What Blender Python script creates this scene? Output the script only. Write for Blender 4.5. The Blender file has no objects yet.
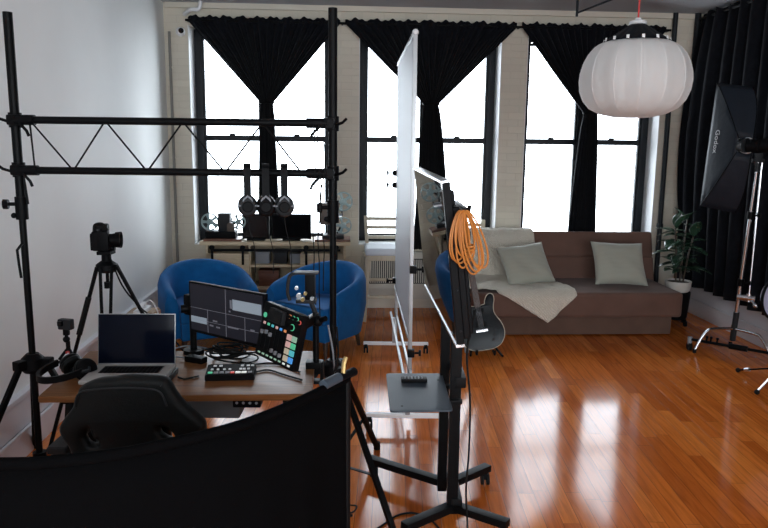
import bpy, bmesh, math, random
from math import sin, cos, pi, radians, sqrt, atan2
from mathutils import Vector as V, Matrix, Quaternion
random.seed(7)
S = bpy.context.scene
COL = S.collection

# ------------------------------------------------------------------ camera
FPX = 710.0
ROLL = radians(0.65)
PITCH = math.atan(119 / FPX)
CAMZ = 1.75
fw = V((0, cos(PITCH), -sin(PITCH))); up0 = V((0, sin(PITCH), cos(PITCH))); rt0 = V((1, 0, 0))
rt = rt0 * cos(ROLL) + up0 * sin(ROLL); up = up0 * cos(ROLL) - rt0 * sin(ROLL)
cam = bpy.data.cameras.new('camera'); cam_o = bpy.data.objects.new('camera', cam); COL.objects.link(cam_o)
cam.sensor_fit = 'HORIZONTAL'; cam.sensor_width = 36; cam.lens = 36 * FPX / 768
m = Matrix((rt, up, -fw)).transposed().to_4x4(); m.translation = (0, 0, CAMZ)
cam_o.matrix_world = m; cam.clip_end = 200; cam.clip_start = .05
S.camera = cam_o
def ray(u, v): return fw + rt * ((u - 384) / FPX) - up * ((v - 264) / FPX)
def A(u, v, Y):                       # surveyed point of the photograph at depth Y
    d = ray(u, v); return V((0, 0, CAMZ)) + d * (Y / d.y)
def Zp(u, v, z):                      # surveyed point at height z
    d = ray(u, v); return V((0, 0, CAMZ)) + d * ((z - CAMZ) / d.z)
ROT = .06
RM = Matrix.Rotation(ROT, 4, 'Z')
def W(x, y, z): return RM @ V((x, y, z))   # room frame -> world

# ------------------------------------------------------------------ materials
def mat(name, col, rough=.6, metal=0., spec=.5, var=0., vscale=8., bump=0., bscale=60., coat=0., emit=None, es=1., sheen=0., aniso=None, trans=0., bdist=.01):
    mt = bpy.data.materials.new(name); mt.use_nodes = True
    nt = mt.node_tree; b = nt.nodes['Principled BSDF']
    b.inputs['Base Color'].default_value = (*col, 1); b.inputs['Roughness'].default_value = rough
    b.inputs['Metallic'].default_value = metal; b.inputs['Specular IOR Level'].default_value = spec
    b.inputs['Coat Weight'].default_value = coat; b.inputs['Coat Roughness'].default_value = .08
    b.inputs['Sheen Weight'].default_value = sheen
    b.inputs['Transmission Weight'].default_value = trans
    tc = nt.nodes.new('ShaderNodeTexCoord')
    mp = nt.nodes.new('ShaderNodeMapping'); nt.links.new(tc.outputs['Object'], mp.inputs['Vector'])
    if aniso: mp.inputs['Scale'].default_value = aniso
    if var > 0:
        n = nt.nodes.new('ShaderNodeTexNoise'); n.inputs['Scale'].default_value = vscale; n.inputs['Detail'].default_value = 5
        r = nt.nodes.new('ShaderNodeValToRGB')
        r.color_ramp.elements[0].position = .3; r.color_ramp.elements[1].position = .7
        r.color_ramp.elements[0].color = (*[c * (1 - var) for c in col], 1)
        r.color_ramp.elements[1].color = (*[min(1, c * (1 + var)) for c in col], 1)
        nt.links.new(mp.outputs['Vector'], n.inputs['Vector']); nt.links.new(n.outputs['Fac'], r.inputs['Fac'])
        nt.links.new(r.outputs['Color'], b.inputs['Base Color'])
    if bump > 0:
        n2 = nt.nodes.new('ShaderNodeTexNoise'); n2.inputs['Scale'].default_value = bscale; n2.inputs['Detail'].default_value = 4
        nt.links.new(mp.outputs['Vector'], n2.inputs['Vector'])
        bp = nt.nodes.new('ShaderNodeBump'); bp.inputs['Strength'].default_value = bump; bp.inputs['Distance'].default_value = bdist
        nt.links.new(n2.outputs['Fac'], bp.inputs['Height']); nt.links.new(bp.outputs['Normal'], b.inputs['Normal'])
    if emit:
        b.inputs['Emission Color'].default_value = (*emit, 1); b.inputs['Emission Strength'].default_value = es
    return mt

def floor_mat():
    mt = bpy.data.materials.new('oak_strip_floor'); mt.use_nodes = True
    nt = mt.node_tree; N = nt.nodes; L = nt.links; b = N['Principled BSDF']
    tc = N.new('ShaderNodeTexCoord'); mp = N.new('ShaderNodeMapping'); mp.inputs['Rotation'].default_value = (0, 0, .012)
    L.new(tc.outputs['Object'], mp.inputs['Vector'])
    sp = N.new('ShaderNodeSeparateXYZ'); L.new(mp.outputs['Vector'], sp.inputs[0])
    def mth(op, a, b_=None):
        n = N.new('ShaderNodeMath'); n.operation = op
        for i, x in enumerate((a, b_)):
            if x is None: continue
            if isinstance(x, (int, float)): n.inputs[i].default_value = x
            else: L.new(x, n.inputs[i])
        return n.outputs[0]
    xr = mth('DIVIDE', sp.outputs['X'], .082); row = mth('FLOOR', xr); fx = mth('FRACT', xr)
    wn = N.new('ShaderNodeTexWhiteNoise'); wn.noise_dimensions = '1D'; L.new(row, wn.inputs['W'])
    yo = mth('ADD', mth('DIVIDE', sp.outputs['Y'], 1.05), mth('MULTIPLY', wn.outputs['Value'], 7.3))
    seg = mth('FLOOR', yo); fy = mth('FRACT', yo)
    cb = N.new('ShaderNodeCombineXYZ'); L.new(row, cb.inputs[0]); L.new(seg, cb.inputs[1])
    w2 = N.new('ShaderNodeTexWhiteNoise'); w2.noise_dimensions = '3D'; L.new(cb.outputs[0], w2.inputs['Vector'])
    rp = N.new('ShaderNodeValToRGB'); e = rp.color_ramp.elements
    e[0].position = 0; e[0].color = (.46, .108, .017, 1); e[1].position = 1; e[1].color = (.70, .208, .038, 1)
    e2 = rp.color_ramp.elements.new(.5); e2.color = (.60, .155, .025, 1)
    L.new(w2.outputs['Value'], rp.inputs['Fac'])
    # grain
    mg = N.new('ShaderNodeMapping'); mg.inputs['Scale'].default_value = (55, 3.2, 1); L.new(tc.outputs['Object'], mg.inputs['Vector'])
    va = N.new('ShaderNodeVectorMath'); va.operation = 'ADD'; L.new(mg.outputs[0], va.inputs[0]); L.new(w2.outputs['Color'], va.inputs[1])
    sc = N.new('ShaderNodeVectorMath'); sc.operation = 'SCALE'; sc.inputs['Scale'].default_value = 9; L.new(w2.outputs['Color'], sc.inputs[0]); L.new(sc.outputs[0], va.inputs[1])
    gn = N.new('ShaderNodeTexNoise'); gn.inputs['Scale'].default_value = 1; gn.inputs['Detail'].default_value = 6; gn.inputs['Distortion'].default_value = .8
    L.new(va.outputs[0], gn.inputs['Vector'])
    gr = N.new('ShaderNodeValToRGB'); g = gr.color_ramp.elements
    g[0].position = .32; g[0].color = (.66, .60, .55, 1); g[1].position = .6; g[1].color = (1.05, 1.05, 1.05, 1)
    L.new(gn.outputs['Fac'], gr.inputs['Fac'])
    mx = N.new('ShaderNodeMix'); mx.data_type = 'RGBA'; mx.blend_type = 'MULTIPLY'; mx.inputs['Factor'].default_value = .75
    L.new(rp.outputs['Color'], mx.inputs['A']); L.new(gr.outputs['Color'], mx.inputs['B'])
    # seams
    sx = mth('LESS_THAN', mth('MINIMUM', fx, mth('SUBTRACT', 1, fx)), .018)
    sy = mth('LESS_THAN', fy, .0025)
    sm = mth('MAXIMUM', sx, sy)
    m2 = N.new('ShaderNodeMix'); m2.data_type = 'RGBA'; L.new(mth('MULTIPLY', sm, .75), m2.inputs['Factor'])
    L.new(mx.outputs['Result'], m2.inputs['A']); m2.inputs['B'].default_value = (.06, .017, .006, 1)
    L.new(m2.outputs['Result'], b.inputs['Base Color'])
    bp = N.new('ShaderNodeBump'); bp.inputs['Strength'].default_value = .25; bp.inputs['Distance'].default_value = .002; bp.invert = True
    L.new(sm, bp.inputs['Height']); L.new(bp.outputs[0], b.inputs['Normal'])
    rn = N.new('ShaderNodeTexNoise'); rn.inputs['Scale'].default_value = 2.5; rn.inputs['Detail'].default_value = 3; L.new(tc.outputs['Object'], rn.inputs['Vector'])
    mr = N.new('ShaderNodeMapRange'); mr.inputs['To Min'].default_value = .07; mr.inputs['To Max'].default_value = .17
    L.new(rn.outputs['Fac'], mr.inputs['Value']); L.new(mr.outputs[0], b.inputs['Roughness'])
    b.inputs['Specular IOR Level'].default_value = .17
    b.inputs['Coat Weight'].default_value = 0; b.inputs['Coat Roughness'].default_value = .1
    return mt

def brick_mat(name, col):
    mt = mat(name, col, .75); nt = mt.node_tree; N = nt.nodes; L = nt.links; b = N['Principled BSDF']
    tc = N.new('ShaderNodeTexCoord'); mp = N.new('ShaderNodeMapping'); mp.inputs['Rotation'].default_value = (pi / 2, 0, 0)
    L.new(tc.outputs['Object'], mp.inputs['Vector'])
    br = N.new('ShaderNodeTexBrick'); br.inputs['Scale'].default_value = 1; br.inputs['Brick Width'].default_value = .22; br.inputs['Row Height'].default_value = .07
    br.inputs['Mortar Size'].default_value = .006; br.inputs['Mortar Smooth'].default_value = .6
    br.inputs['Color1'].default_value = (*col, 1); br.inputs['Color2'].default_value = (*[c * .95 for c in col], 1); br.inputs['Mortar'].default_value = (*[c * .93 for c in col], 1)
    L.new(mp.outputs[0], br.inputs['Vector']); L.new(br.outputs['Color'], b.inputs['Base Color'])
    bp = N.new('ShaderNodeBump'); bp.inputs['Strength'].default_value = .35; bp.inputs['Distance'].default_value = .006; bp.invert = True
    L.new(br.outputs['Fac'], bp.inputs['Height']); L.new(bp.outputs[0], b.inputs['Normal'])
    return mt

def wood_mat(name, c1, c2, rough=.45, scale=(3, 30, 30), coat=0.):
    mt = mat(name, c1, rough, coat=coat); nt = mt.node_tree; N = nt.nodes; L = nt.links; b = N['Principled BSDF']
    tc = N.new('ShaderNodeTexCoord'); mp = N.new('ShaderNodeMapping'); mp.inputs['Scale'].default_value = scale
    L.new(tc.outputs['Object'], mp.inputs['Vector'])
    n = N.new('ShaderNodeTexNoise'); n.inputs['Scale'].default_value = 1; n.inputs['Detail'].default_value = 6; n.inputs['Distortion'].default_value = 1.2
    L.new(mp.outputs[0], n.inputs['Vector'])
    r = N.new('ShaderNodeValToRGB'); r.color_ramp.elements[0].position = .3; r.color_ramp.elements[1].position = .7
    r.color_ramp.elements[0].color = (*c1, 1); r.color_ramp.elements[1].color = (*c2, 1)
    L.new(n.outputs['Fac'], r.inputs['Fac']); L.new(r.outputs['Color'], b.inputs['Base Color'])
    return mt

def knit_mat():
    mt = mat('cream_knit', (.60, .55, .46), .95, sheen=.2); nt = mt.node_tree; N = nt.nodes; L = nt.links; b = N['Principled BSDF']
    tc = N.new('ShaderNodeTexCoord')
    w = N.new('ShaderNodeTexWave'); w.bands_direction = 'DIAGONAL'; w.inputs['Scale'].default_value = 22; w.inputs['Distortion'].default_value = 5; w.inputs['Detail'].default_value = 2; w.inputs['Detail Scale'].default_value = 3
    L.new(tc.outputs['Object'], w.inputs['Vector'])
    r = N.new('ShaderNodeValToRGB'); r.color_ramp.elements[0].color = (.70, .63, .51, 1); r.color_ramp.elements[1].color = (.86, .80, .68, 1)
    L.new(w.outputs['Fac'], r.inputs['Fac']); L.new(r.outputs['Color'], b.inputs['Base Color'])
    bp = N.new('ShaderNodeBump'); bp.inputs['Strength'].default_value = 1.0; bp.inputs['Distance'].default_value = .01
    L.new(w.outputs['Fac'], bp.inputs['Height']); L.new(bp.outputs[0], b.inputs['Normal'])
    return mt

def rib_mat(name, col):
    mt = mat(name, col, .9, sheen=.3); nt = mt.node_tree; N = nt.nodes; L = nt.links; b = N['Principled BSDF']
    tc = N.new('ShaderNodeTexCoord')
    w = N.new('ShaderNodeTexWave'); w.bands_direction = 'Z'; w.inputs['Scale'].default_value = 28; w.inputs['Distortion'].default_value = .6
    L.new(tc.outputs['Object'], w.inputs['Vector'])
    r = N.new('ShaderNodeValToRGB'); r.color_ramp.elements[0].color = (*[c * .82 for c in col], 1); r.color_ramp.elements[1].color = (*col, 1)
    L.new(w.outputs['Fac'], r.inputs['Fac']); L.new(r.outputs['Color'], b.inputs['Base Color'])
    bp = N.new('ShaderNodeBump'); bp.inputs['Strength'].default_value = .4; bp.inputs['Distance'].default_value = .004
    L.new(w.outputs['Fac'], bp.inputs['Height']); L.new(bp.outputs[0], b.inputs['Normal'])
    return mt

M = {}
M['floor'] = floor_mat()
M['plaster'] = mat('white_plaster', (.79, .805, .79), .7, var=.03, vscale=1.5, bump=.08, bscale=12)
M['brick'] = brick_mat('cream_painted_brick', (.62, .575, .48))
M['cream'] = mat('cream_paint', (.62, .58, .49), .6, var=.03, vscale=3)
M['ceil'] = mat('grey_white_ceiling', (.42, .44, .47), .8, var=.04, vscale=2)
M['base'] = mat('baseboard_paint', (.68, .68, .72), .45, var=.03, vscale=4)
M['frame'] = mat('dark_window_paint', (.012, .015, .019), .5, spec=.25, var=.2)
M['glass'] = None
M['curtain'] = mat('black_curtain_cloth', (.006, .0068, .0095), .9, spec=.08, var=.25, vscale=20, bump=.2, bscale=200, sheen=.03)
M['blackmetal'] = mat('black_powder_coat', (.0035, .0037, .0042), .45, spec=.09, var=.2, vscale=30)
M['blackplastic'] = mat('black_plastic', (.0035, .0035, .0042), .5, spec=.08, bump=.08, bscale=300)
M['darkgrey'] = mat('dark_grey_plastic', (.018, .019, .021), .5, spec=.18, bump=.05, bscale=200)
M['grey'] = mat('grey_plastic', (.22, .23, .25), .5)
M['midgrey'] = mat('mid_grey_plastic', (.075, .08, .085), .6)
M['silver'] = mat('brushed_silver', (.62, .63, .65), .32, metal=1, var=.05)
M['chrome'] = mat('chrome', (.58, .58, .60), .26, metal=1)
M['alu'] = mat('satin_aluminium', (.36, .37, .38), .4, metal=.7)
M['laptopsilver'] = mat('anodised_silver', (.36, .36, .35), .45, spec=.3)
M['white'] = mat('white_plastic', (.75, .76, .77), .45)
M['board'] = mat('white_board_face', (.50, .53, .56), .5)
M['rubber'] = mat('black_rubber', (.006, .006, .006), .8, spec=.2)
M['blackcloth'] = mat('black_screen_cloth', (.0022, .0022, .0025), .95, spec=.02, bump=.15, bscale=250)
M['leather'] = mat('black_leatherette', (.005, .006, .0063), .42, spec=.16, bump=.12, bscale=180)
M['blue'] = mat('blue_velvet', (.004, .105, .31), .85, spec=.2, var=.12, vscale=14, bump=.1, bscale=120, sheen=.08)
M['sofa'] = mat('brown_suede', (.115, .062, .046), .8, spec=.25, var=.12, vscale=5, bump=.1, bscale=150, sheen=.08)
M['sofadark'] = mat('brown_upholstered_base', (.105, .062, .046), .9, spec=.2, var=.1, vscale=6, bump=.1, bscale=150)
M['pillow'] = rib_mat('sage_grey_cord', (.37, .37, .305))
M['knit'] = knit_mat()
M['desk'] = wood_mat('walnut_desk_top', (.13, .055, .020), (.24, .105, .038), .34, (3, 40, 40)); M['desk'].node_tree.nodes['Principled BSDF'].inputs['Specular IOR Level'].default_value = .1
M['pine'] = wood_mat('washed_pine', (.52, .42, .27), (.66, .55, .38), .6, (4, 40, 40))
M['paleoak'] = wood_mat('pale_stool_wood', (.42, .36, .26), (.52, .46, .35), .5, (30, 30, 5))
M['redwood'] = wood_mat('red_brown_board', (.10, .035, .018), (.17, .06, .03), .45, (6, 40, 40))
M['crate'] = wood_mat('plain_crate_wood', (.24, .15, .08), (.33, .22, .13), .6, (30, 4, 30))
M['darkwood'] = wood_mat('dark_leg_wood', (.035, .02, .013), (.06, .035, .02), .5)
M['cushion'] = mat('pale_blue_seat_pad', (.58, .64, .70), .6)
M['lantern'] = mat('white_lantern_silk', (.86, .865, .86), .8, var=.02, vscale=6, bump=.05, bscale=60)
_l = M['lantern']; _n = _l.node_tree; _tr = _n.nodes.new('ShaderNodeBsdfTranslucent'); _tr.inputs['Color'].default_value = (.95, .95, .94, 1)
_mx = _n.nodes.new('ShaderNodeMixShader'); _mx.inputs[0].default_value = .58
_n.links.new(_n.nodes['Principled BSDF'].outputs[0], _mx.inputs[1]); _n.links.new(_tr.outputs[0], _mx.inputs[2]); _n.links.new(_mx.outputs[0], _n.nodes['Material Output'].inputs['Surface'])
M['tab'] = mat('white_webbing', (.85, .85, .84), .8)
M['red'] = mat('red_cord', (.55, .05, .05), .6)
M['orange'] = mat('orange_rubber_cable', (.46, .165, .028), .5)
M['softbox'] = mat('softbox_black_nylon', (.009, .013, .02), .48, spec=.25, var=.12, vscale=8, bump=.15, bscale=30, bdist=.02)
M['ink'] = mat('pale_grey_print', (.55, .57, .6), .6)
M['leaf'] = mat('rubber_plant_leaf', (.03, .07, .042), .2, var=.3, vscale=14, spec=1.0)
M['soil'] = mat('dark_soil', (.03, .02, .014), .95, bump=.6, bscale=60)
M['pot'] = mat('off_white_ceramic', (.60, .58, .53), .45, var=.04)
M['gloss'] = mat('glossy_black_screen', (.004, .004, .005), .1, spec=.2)
M['tvglass'] = mat('tv_screen_glass', (.006, .006, .007), .02, spec=1.0)
M['lid'] = mat('laptop_screen_glass', (.003, .0045, .011), .12, spec=.06)
M['guitar'] = mat('black_guitar_lacquer', (.004, .006, .008), .25, spec=.15)
M['pick'] = mat('grey_pickguard', (.014, .02, .023), .3, spec=.15)
M['binding'] = mat('cream_binding', (.55, .50, .40), .4)
M['fret'] = wood_mat('rosewood_neck', (.05, .025, .015), (.09, .045, .025), .5)
M['reel'] = mat('teal_grey_reel', (.22, .30, .30), .4, metal=.4)
M['brown'] = mat('brown_crinkle_paint', (.09, .065, .05), .5, var=.2)
M['tray'] = mat('slate_grey_tray', (.04, .055, .072), .5, spec=.3)
M['dish'] = mat('lavender_dish', (.40, .40, .52), .5)
M['brass'] = mat('brass', (.45, .33, .14), .35, metal=.9)
M['screen'] = mat('multiview_screen', (.006, .006, .009), .35, spec=.2, emit=(.045, .045, .065), es=.10)
M['line'] = mat('multiview_grid', (.1, .1, .12), .4, emit=(.25, .26, .3), es=.12)
M['whitepix'] = mat('bright_screen_panel', (.12, .14, .16), .4, emit=(.55, .66, .78), es=.14)
def lamp(n, c, s=.6): M[n] = mat('lit_' + n, [x * .4 for x in c], .4, emit=c, es=s * .55)
lamp('k_pink', (.75, .45, .42), .45); lamp('k_green', (.10, .62, .34), .5); lamp('k_sand', (.62, .54, .40), .42); lamp('k_cyan', (.10, .55, .62), .5)
lamp('k_blue', (.08, .35, .85), .55); lamp('k_mint', (.38, .62, .46), .42); lamp('k_white', (.8, .84, .8), .6); lamp('k_red', (.75, .12, .10), .5); lamp('k_orange', (.8, .3, .12), .5)
M['vent'] = mat('white_radiator_paint', (.55, .53, .47), .5)

g = bpy.data.materials.new('window_glass'); g.use_nodes = True
nt = g.node_tree; nt.nodes.clear()
o_ = nt.nodes.new('ShaderNodeOutputMaterial'); mixs = nt.nodes.new('ShaderNodeMixShader'); t_ = nt.nodes.new('ShaderNodeBsdfTransparent'); gl = nt.nodes.new('ShaderNodeBsdfGlossy')
gl.inputs['Roughness'].default_value = .02; fr_ = nt.nodes.new('ShaderNodeFresnel'); fr_.inputs['IOR'].default_value = 1.3
t_.inputs['Color'].default_value = (.97, .985, 1, 1)
nt.links.new(fr_.outputs[0], mixs.inputs[0]); nt.links.new(t_.outputs[0], mixs.inputs[1]); nt.links.new(gl.outputs[0], mixs.inputs[2]); nt.links.new(mixs.outputs[0], o_.inputs[0])
M['glass'] = g

# ------------------------------------------------------------------ mesh builder
def frame_of(d):
    d = d.normalized(); a = V((0, 0, 1)) if abs(d.z) < .95 else V((1, 0, 0))
    x = a.cross(d).normalized(); return x, d.cross(x)
class MB:
    def __init__(s): s.bm = bmesh.new()
    def box(s, c, size, rot=None, bev=0., seg=2):
        b2 = bmesh.new(); bmesh.ops.create_cube(b2, size=1)
        bmesh.ops.scale(b2, vec=size, verts=b2.verts)
        if bev > 0: bmesh.ops.bevel(b2, geom=list(b2.edges), offset=min(bev, min(size) * .49), segments=seg, profile=.7, affect='EDGES')
        mm = Matrix.Translation(V(c)) @ (rot.to_4x4() if rot is not None else Matrix())
        bmesh.ops.transform(b2, matrix=mm, verts=b2.verts); s.merge(b2); return s
    def merge(s, b2):
        me = bpy.data.meshes.new('tmp'); b2.to_mesh(me); b2.free(); s.bm.from_mesh(me); bpy.data.meshes.remove(me)
    def mesh(s, me, mm=None):
        if mm is not None: me.transform(mm)
        s.bm.from_mesh(me); bpy.data.meshes.remove(me); return s
    def bar(s, p0, p1, w, h, bev=.003, upv=(0, 0, 1)):
        p0 = V(p0); p1 = V(p1); d = (p1 - p0); L = d.length; d.normalize()
        u_ = V(upv); x = d.cross(u_)
        if x.length < 1e-4: x = d.cross(V((0, 1, 0)))
        x.normalize(); z = x.cross(d)
        R = Matrix((x, d, z)).transposed()
        return s.box((p0 + p1) / 2, (w, L, h), R, bev)
    def cyl(s, p0, p1, r0, r1=None, seg=16, caps=True):
        p0 = V(p0); p1 = V(p1); r1 = r0 if r1 is None else r1
        x, y = frame_of(p1 - p0); ra = []
        for p, r in ((p0, r0), (p1, r1)):
            ra.append([s.bm.verts.new(p + (x * cos(2 * pi * i / seg) + y * sin(2 * pi * i / seg)) * r) for i in range(seg)])
        for i in range(seg):
            j = (i + 1) % seg; s.bm.faces.new((ra[0][i], ra[0][j], ra[1][j], ra[1][i]))
        if caps: s.bm.faces.new(ra[0][::-1]); s.bm.faces.new(ra[1])
        return s
    def tube(s, pts, r, seg=8, closed=False, caps=True):
        pts = [V(p) for p in pts]; n = len(pts); rings = []; x = None
        for i, p in enumerate(pts):
            if closed: d = pts[(i + 1) % n] - pts[i - 1]
            else: d = pts[min(i + 1, n - 1)] - pts[max(i - 1, 0)]
            if d.length < 1e-9: d = V((0, 0, 1))
            d.normalize()
            if x is None: x, y = frame_of(d)
            x = (x - d * x.dot(d)); x.normalize(); y = d.cross(x)
            rr = r[i] if isinstance(r, (list, tuple)) else r
            rings.append([s.bm.verts.new(p + (x * cos(2 * pi * k / seg) + y * sin(2 * pi * k / seg)) * rr) for k in range(seg)])
        for i in range(n if closed else n - 1):
            a, b = rings[i], rings[(i + 1) % n]
            for k in range(seg):
                l = (k + 1) % seg; s.bm.faces.new((a[k], a[l], b[l], b[k]))
        if caps and not closed: s.bm.faces.new(rings[0][::-1]); s.bm.faces.new(rings[-1])
        return s
    def lathe(s, prof, seg=24, mm=None):
        mm = mm or Matrix(); rings = []
        for r, z in prof:
            if r < 1e-6: rings.append([s.bm.verts.new(mm @ V((0, 0, z)))])
            else: rings.append([s.bm.verts.new(mm @ V((r * cos(2 * pi * i / seg), r * sin(2 * pi * i / seg), z))) for i in range(seg)])
        for a, b in zip(rings, rings[1:]):
            if len(a) == 1 and len(b) == 1: continue
            for i in range(seg):
                j = (i + 1) % seg
                if len(a) == 1: s.bm.faces.new((a[0], b[j], b[i]))
                elif len(b) == 1: s.bm.faces.new((a[i], a[j], b[0]))
                else: s.bm.faces.new((a[i], a[j], b[j], b[i]))
        return s
    def ball(s, c, r, sc=(1, 1, 1), seg=16, rot=None):
        b2 = bmesh.new(); bmesh.ops.create_uvsphere(b2, u_segments=seg, v_segments=max(6, seg // 2), radius=r)
        bmesh.ops.scale(b2, vec=sc, verts=b2.verts)
        bmesh.ops.transform(b2, matrix=Matrix.Translation(V(c)) @ (rot.to_4x4() if rot is not None else Matrix()), verts=b2.verts); s.merge(b2); return s
    def grid(s, nu, nv, fn, cu=False, cv=False):
        vs = [[s.bm.verts.new(fn(i, j)) for j in range(nv)] for i in range(nu)]
        for i in range(nu if cu else nu - 1):
            for j in range(nv if cv else nv - 1):
                i2 = (i + 1) % nu; j2 = (j + 1) % nv
                s.bm.faces.new((vs[i][j], vs[i2][j], vs[i2][j2], vs[i][j2]))
        return vs
    def quadslab(s, P, th):          # P four corners, thickness th along -normal
        P = [V(p) for p in P]; n = (P[1] - P[0]).cross(P[3] - P[0]).normalized()
        a = [s.bm.verts.new(p) for p in P]; b = [s.bm.verts.new(p - n * th) for p in P]
        s.bm.faces.new(a); s.bm.faces.new(b[::-1])
        for i in range(4):
            j = (i + 1) % 4; s.bm.faces.new((a[i], b[i], b[j], a[j]))
        return s
    def plate(s, outlines, th, bev, mm, smooth=False):
        cu = bpy.data.curves.new('tmp', 'CURVE'); cu.dimensions = '2D'; cu.fill_mode = 'BOTH'; cu.extrude = max(1e-4, th / 2 - bev); cu.bevel_depth = bev; cu.bevel_resolution = 3; cu.offset = -bev
        for ol in outlines:
            sp = cu.splines.new('POLY'); sp.points.add(len(ol) - 1)
            for p, q in zip(sp.points, ol): p.co = (q[0], q[1], 0, 1)
            sp.use_cyclic_u = True
        ob = bpy.data.objects.new('tmp', cu); COL.objects.link(ob)
        me = bpy.data.meshes.new_from_object(ob.evaluated_get(bpy.context.evaluated_depsgraph_get()))
        bpy.data.objects.remove(ob); bpy.data.curves.remove(cu)
        return s.mesh(me, mm)
    def build(s, name, material, parent=None, label=None, ang=35, solid=0., smooth=True, keep=False):
        bm = s.bm
        bmesh.ops.remove_doubles(bm, verts=bm.verts, dist=1e-5)
        bmesh.ops.recalc_face_normals(bm, faces=bm.faces)
        me = bpy.data.meshes.new(name)
        o = bpy.data.objects.new(name, me); COL.objects.link(o)
        if parent is not None:
            o.parent = parent
            if not keep: bmesh.ops.transform(bm, matrix=wm(parent).inverted(), verts=bm.verts)
        elif not keep:
            xs = [v.co for v in bm.verts]
            c = V(((min(p.x for p in xs) + max(p.x for p in xs)) / 2, (min(p.y for p in xs) + max(p.y for p in xs)) / 2, min(p.z for p in xs)))
            bmesh.ops.translate(bm, vec=-c, verts=bm.verts); o.location = c
        bm.to_mesh(me); bm.free()
        me.materials.append(material)
        if smooth:
            for p in me.polygons: p.use_smooth = True
            me.set_sharp_from_angle(angle=radians(ang))
        if solid: md = o.modifiers.new('thickness', 'SOLIDIFY'); md.thickness = solid; md.offset = 0
        if label: o['label'] = label
        return o
def wm(o): return (wm(o.parent) if o.parent else Matrix()) @ o.matrix_basis
def tag(o, label, cat, group=None):
    o['label'] = label; o['category'] = cat
    if group: o['group'] = group
    return o
def thing(name, label, cat, loc, rz=0., group=None, mw=None):
    o = bpy.data.objects.new(name, None); COL.objects.link(o); o.empty_display_size = .05
    if mw is not None: o.matrix_world = mw; o.matrix_basis = mw
    else: o.location = V(loc); o.rotation_euler = (0, 0, rz)
    return tag(o, label, cat, group)
def dup(o, parent=None):
    c = o.copy(); COL.objects.link(c); c.parent = parent
    for ch in [x for x in bpy.data.objects if x.parent == o]: dup(ch, c)
    return c
def struct(o): o['kind'] = 'structure'; return o
def basis(o, x, y, z):
    mm = Matrix((V(x).normalized(), V(y).normalized(), V(z).normalized())).transposed().to_4x4(); mm.translation = V(o); return mm
def smoothpath(pts, n=8):
    pts = [V(p) for p in pts]; P = [pts[0]] + pts + [pts[-1]]; out = []
    for i in range(1, len(P) - 2):
        for k in range(n):
            t = k / n; a, b, c, d = P[i - 1], P[i], P[i + 1], P[i + 2]
            out.append(.5 * ((2 * b) + (c - a) * t + (2 * a - 5 * b + 4 * c - d) * t * t + (3 * b - a - 3 * c + d) * t ** 3))
    out.append(pts[-1]); return out
def rbox(mb, x0, x1, y0, y1, z0, z1, bev=0., seg=2):   # box in the room frame
    mb.box(W((x0 + x1) / 2, (y0 + y1) / 2, (z0 + z1) / 2), (x1 - x0, y1 - y0, z1 - z0), RM.to_3x3(), bev, seg); return mb

# ------------------------------------------------------------------ setting
XL, XR, YW, YB, CE = -1.79, 3.77, 7.55, -3.2, 3.135
mb = MB(); mb.quadslab([W(XL - .2, YB - .2, 0), W(XR + .2, YB - .2, 0), W(XR + .2, YW + .4, 0), W(XL - .2, YW + .4, 0)], .12)
struct(mb.build('floor', M['floor'], keep=True, smooth=False))
struct(rbox(MB(), XL - .2, XR + .2, YB - .2, YW + .4, CE, CE + .15).build('ceiling', M['ceil'], smooth=False))
struct(rbox(MB(), XL - .2, XL, YB - .2, YW + .4, 0, CE).build('wall_left', M['plaster'], smooth=False))
struct(rbox(MB(), XR, XR + .2, YB - .2, YW + .4, 0, CE).build('wall_right', M['plaster'], smooth=False))
OP = [(-1.555, -.085), (.175, 1.655), (1.925, 3.385)]; SILL, HEAD = .69, 2.92
mb = MB(); D = .40
xs = [XL] + [x for o in OP for x in o] + [XR]
for i in range(0, len(xs), 2): rbox(mb, xs[i], xs[i + 1], YW, YW + D, SILL, HEAD)
rbox(mb, XL, XR, YW, YW + D, 0, SILL); rbox(mb, XL, XR, YW, YW + D, HEAD, CE)
ww = mb.build('wall_window', M['brick'], smooth=False); struct(ww)
# wall behind the camera, with unseen openings added to let in fill daylight
mb = MB(); bo = [(-1.6, .4), (.6, 2.2), (2.4, 3.6)]
xs = [XL] + [x for o in bo for x in o] + [XR]
for i in range(0, len(xs), 2): rbox(mb, xs[i], xs[i + 1], YB - .2, YB, .45, 2.95)
rbox(mb, XL, XR, YB - .2, YB, 0, .45); rbox(mb, XL, XR, YB - .2, YB, 2.95, CE)
struct(mb.build('wall_rear', M['plaster'], smooth=False))
# trim over the windows, jamb liners
struct(rbox(MB(), XL + .02, XR - .005, YW - .035, YW, CE - .055, CE, .008).build('trim_1', M['cream']))
mb = MB()
for x0, x1 in OP:
    rbox(mb, x0, x0 + .006, YW, YW + .28, SILL, HEAD); rbox(mb, x1 - .006, x1, YW, YW + .28, SILL, HEAD)
    rbox(mb, x0, x1, YW - .02, YW + .28, SILL, SILL + .012, .004)
struct(mb.build('trim_2', M['white'], smooth=False))
for side, x, sg in (('left', XL, 1), ('right', XR, -1)):
    mb = MB()
    for z0, z1, t in ((0, .145, .022), (.145, .165, .034), (.165, .345, .014), (.345, .375, .04)):
        a, b = sorted((x, x + sg * t)); rbox(mb, a, b, YB, YW, z0, z1, .004)
    struct(mb.build('baseboard_' + side, M['base']))
mb = MB(); rbox(mb, XL + .04, XR - .04, YW - .02, YW, 0, .15, .004)
struct(mb.build('baseboard_window', M['cream']))

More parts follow.
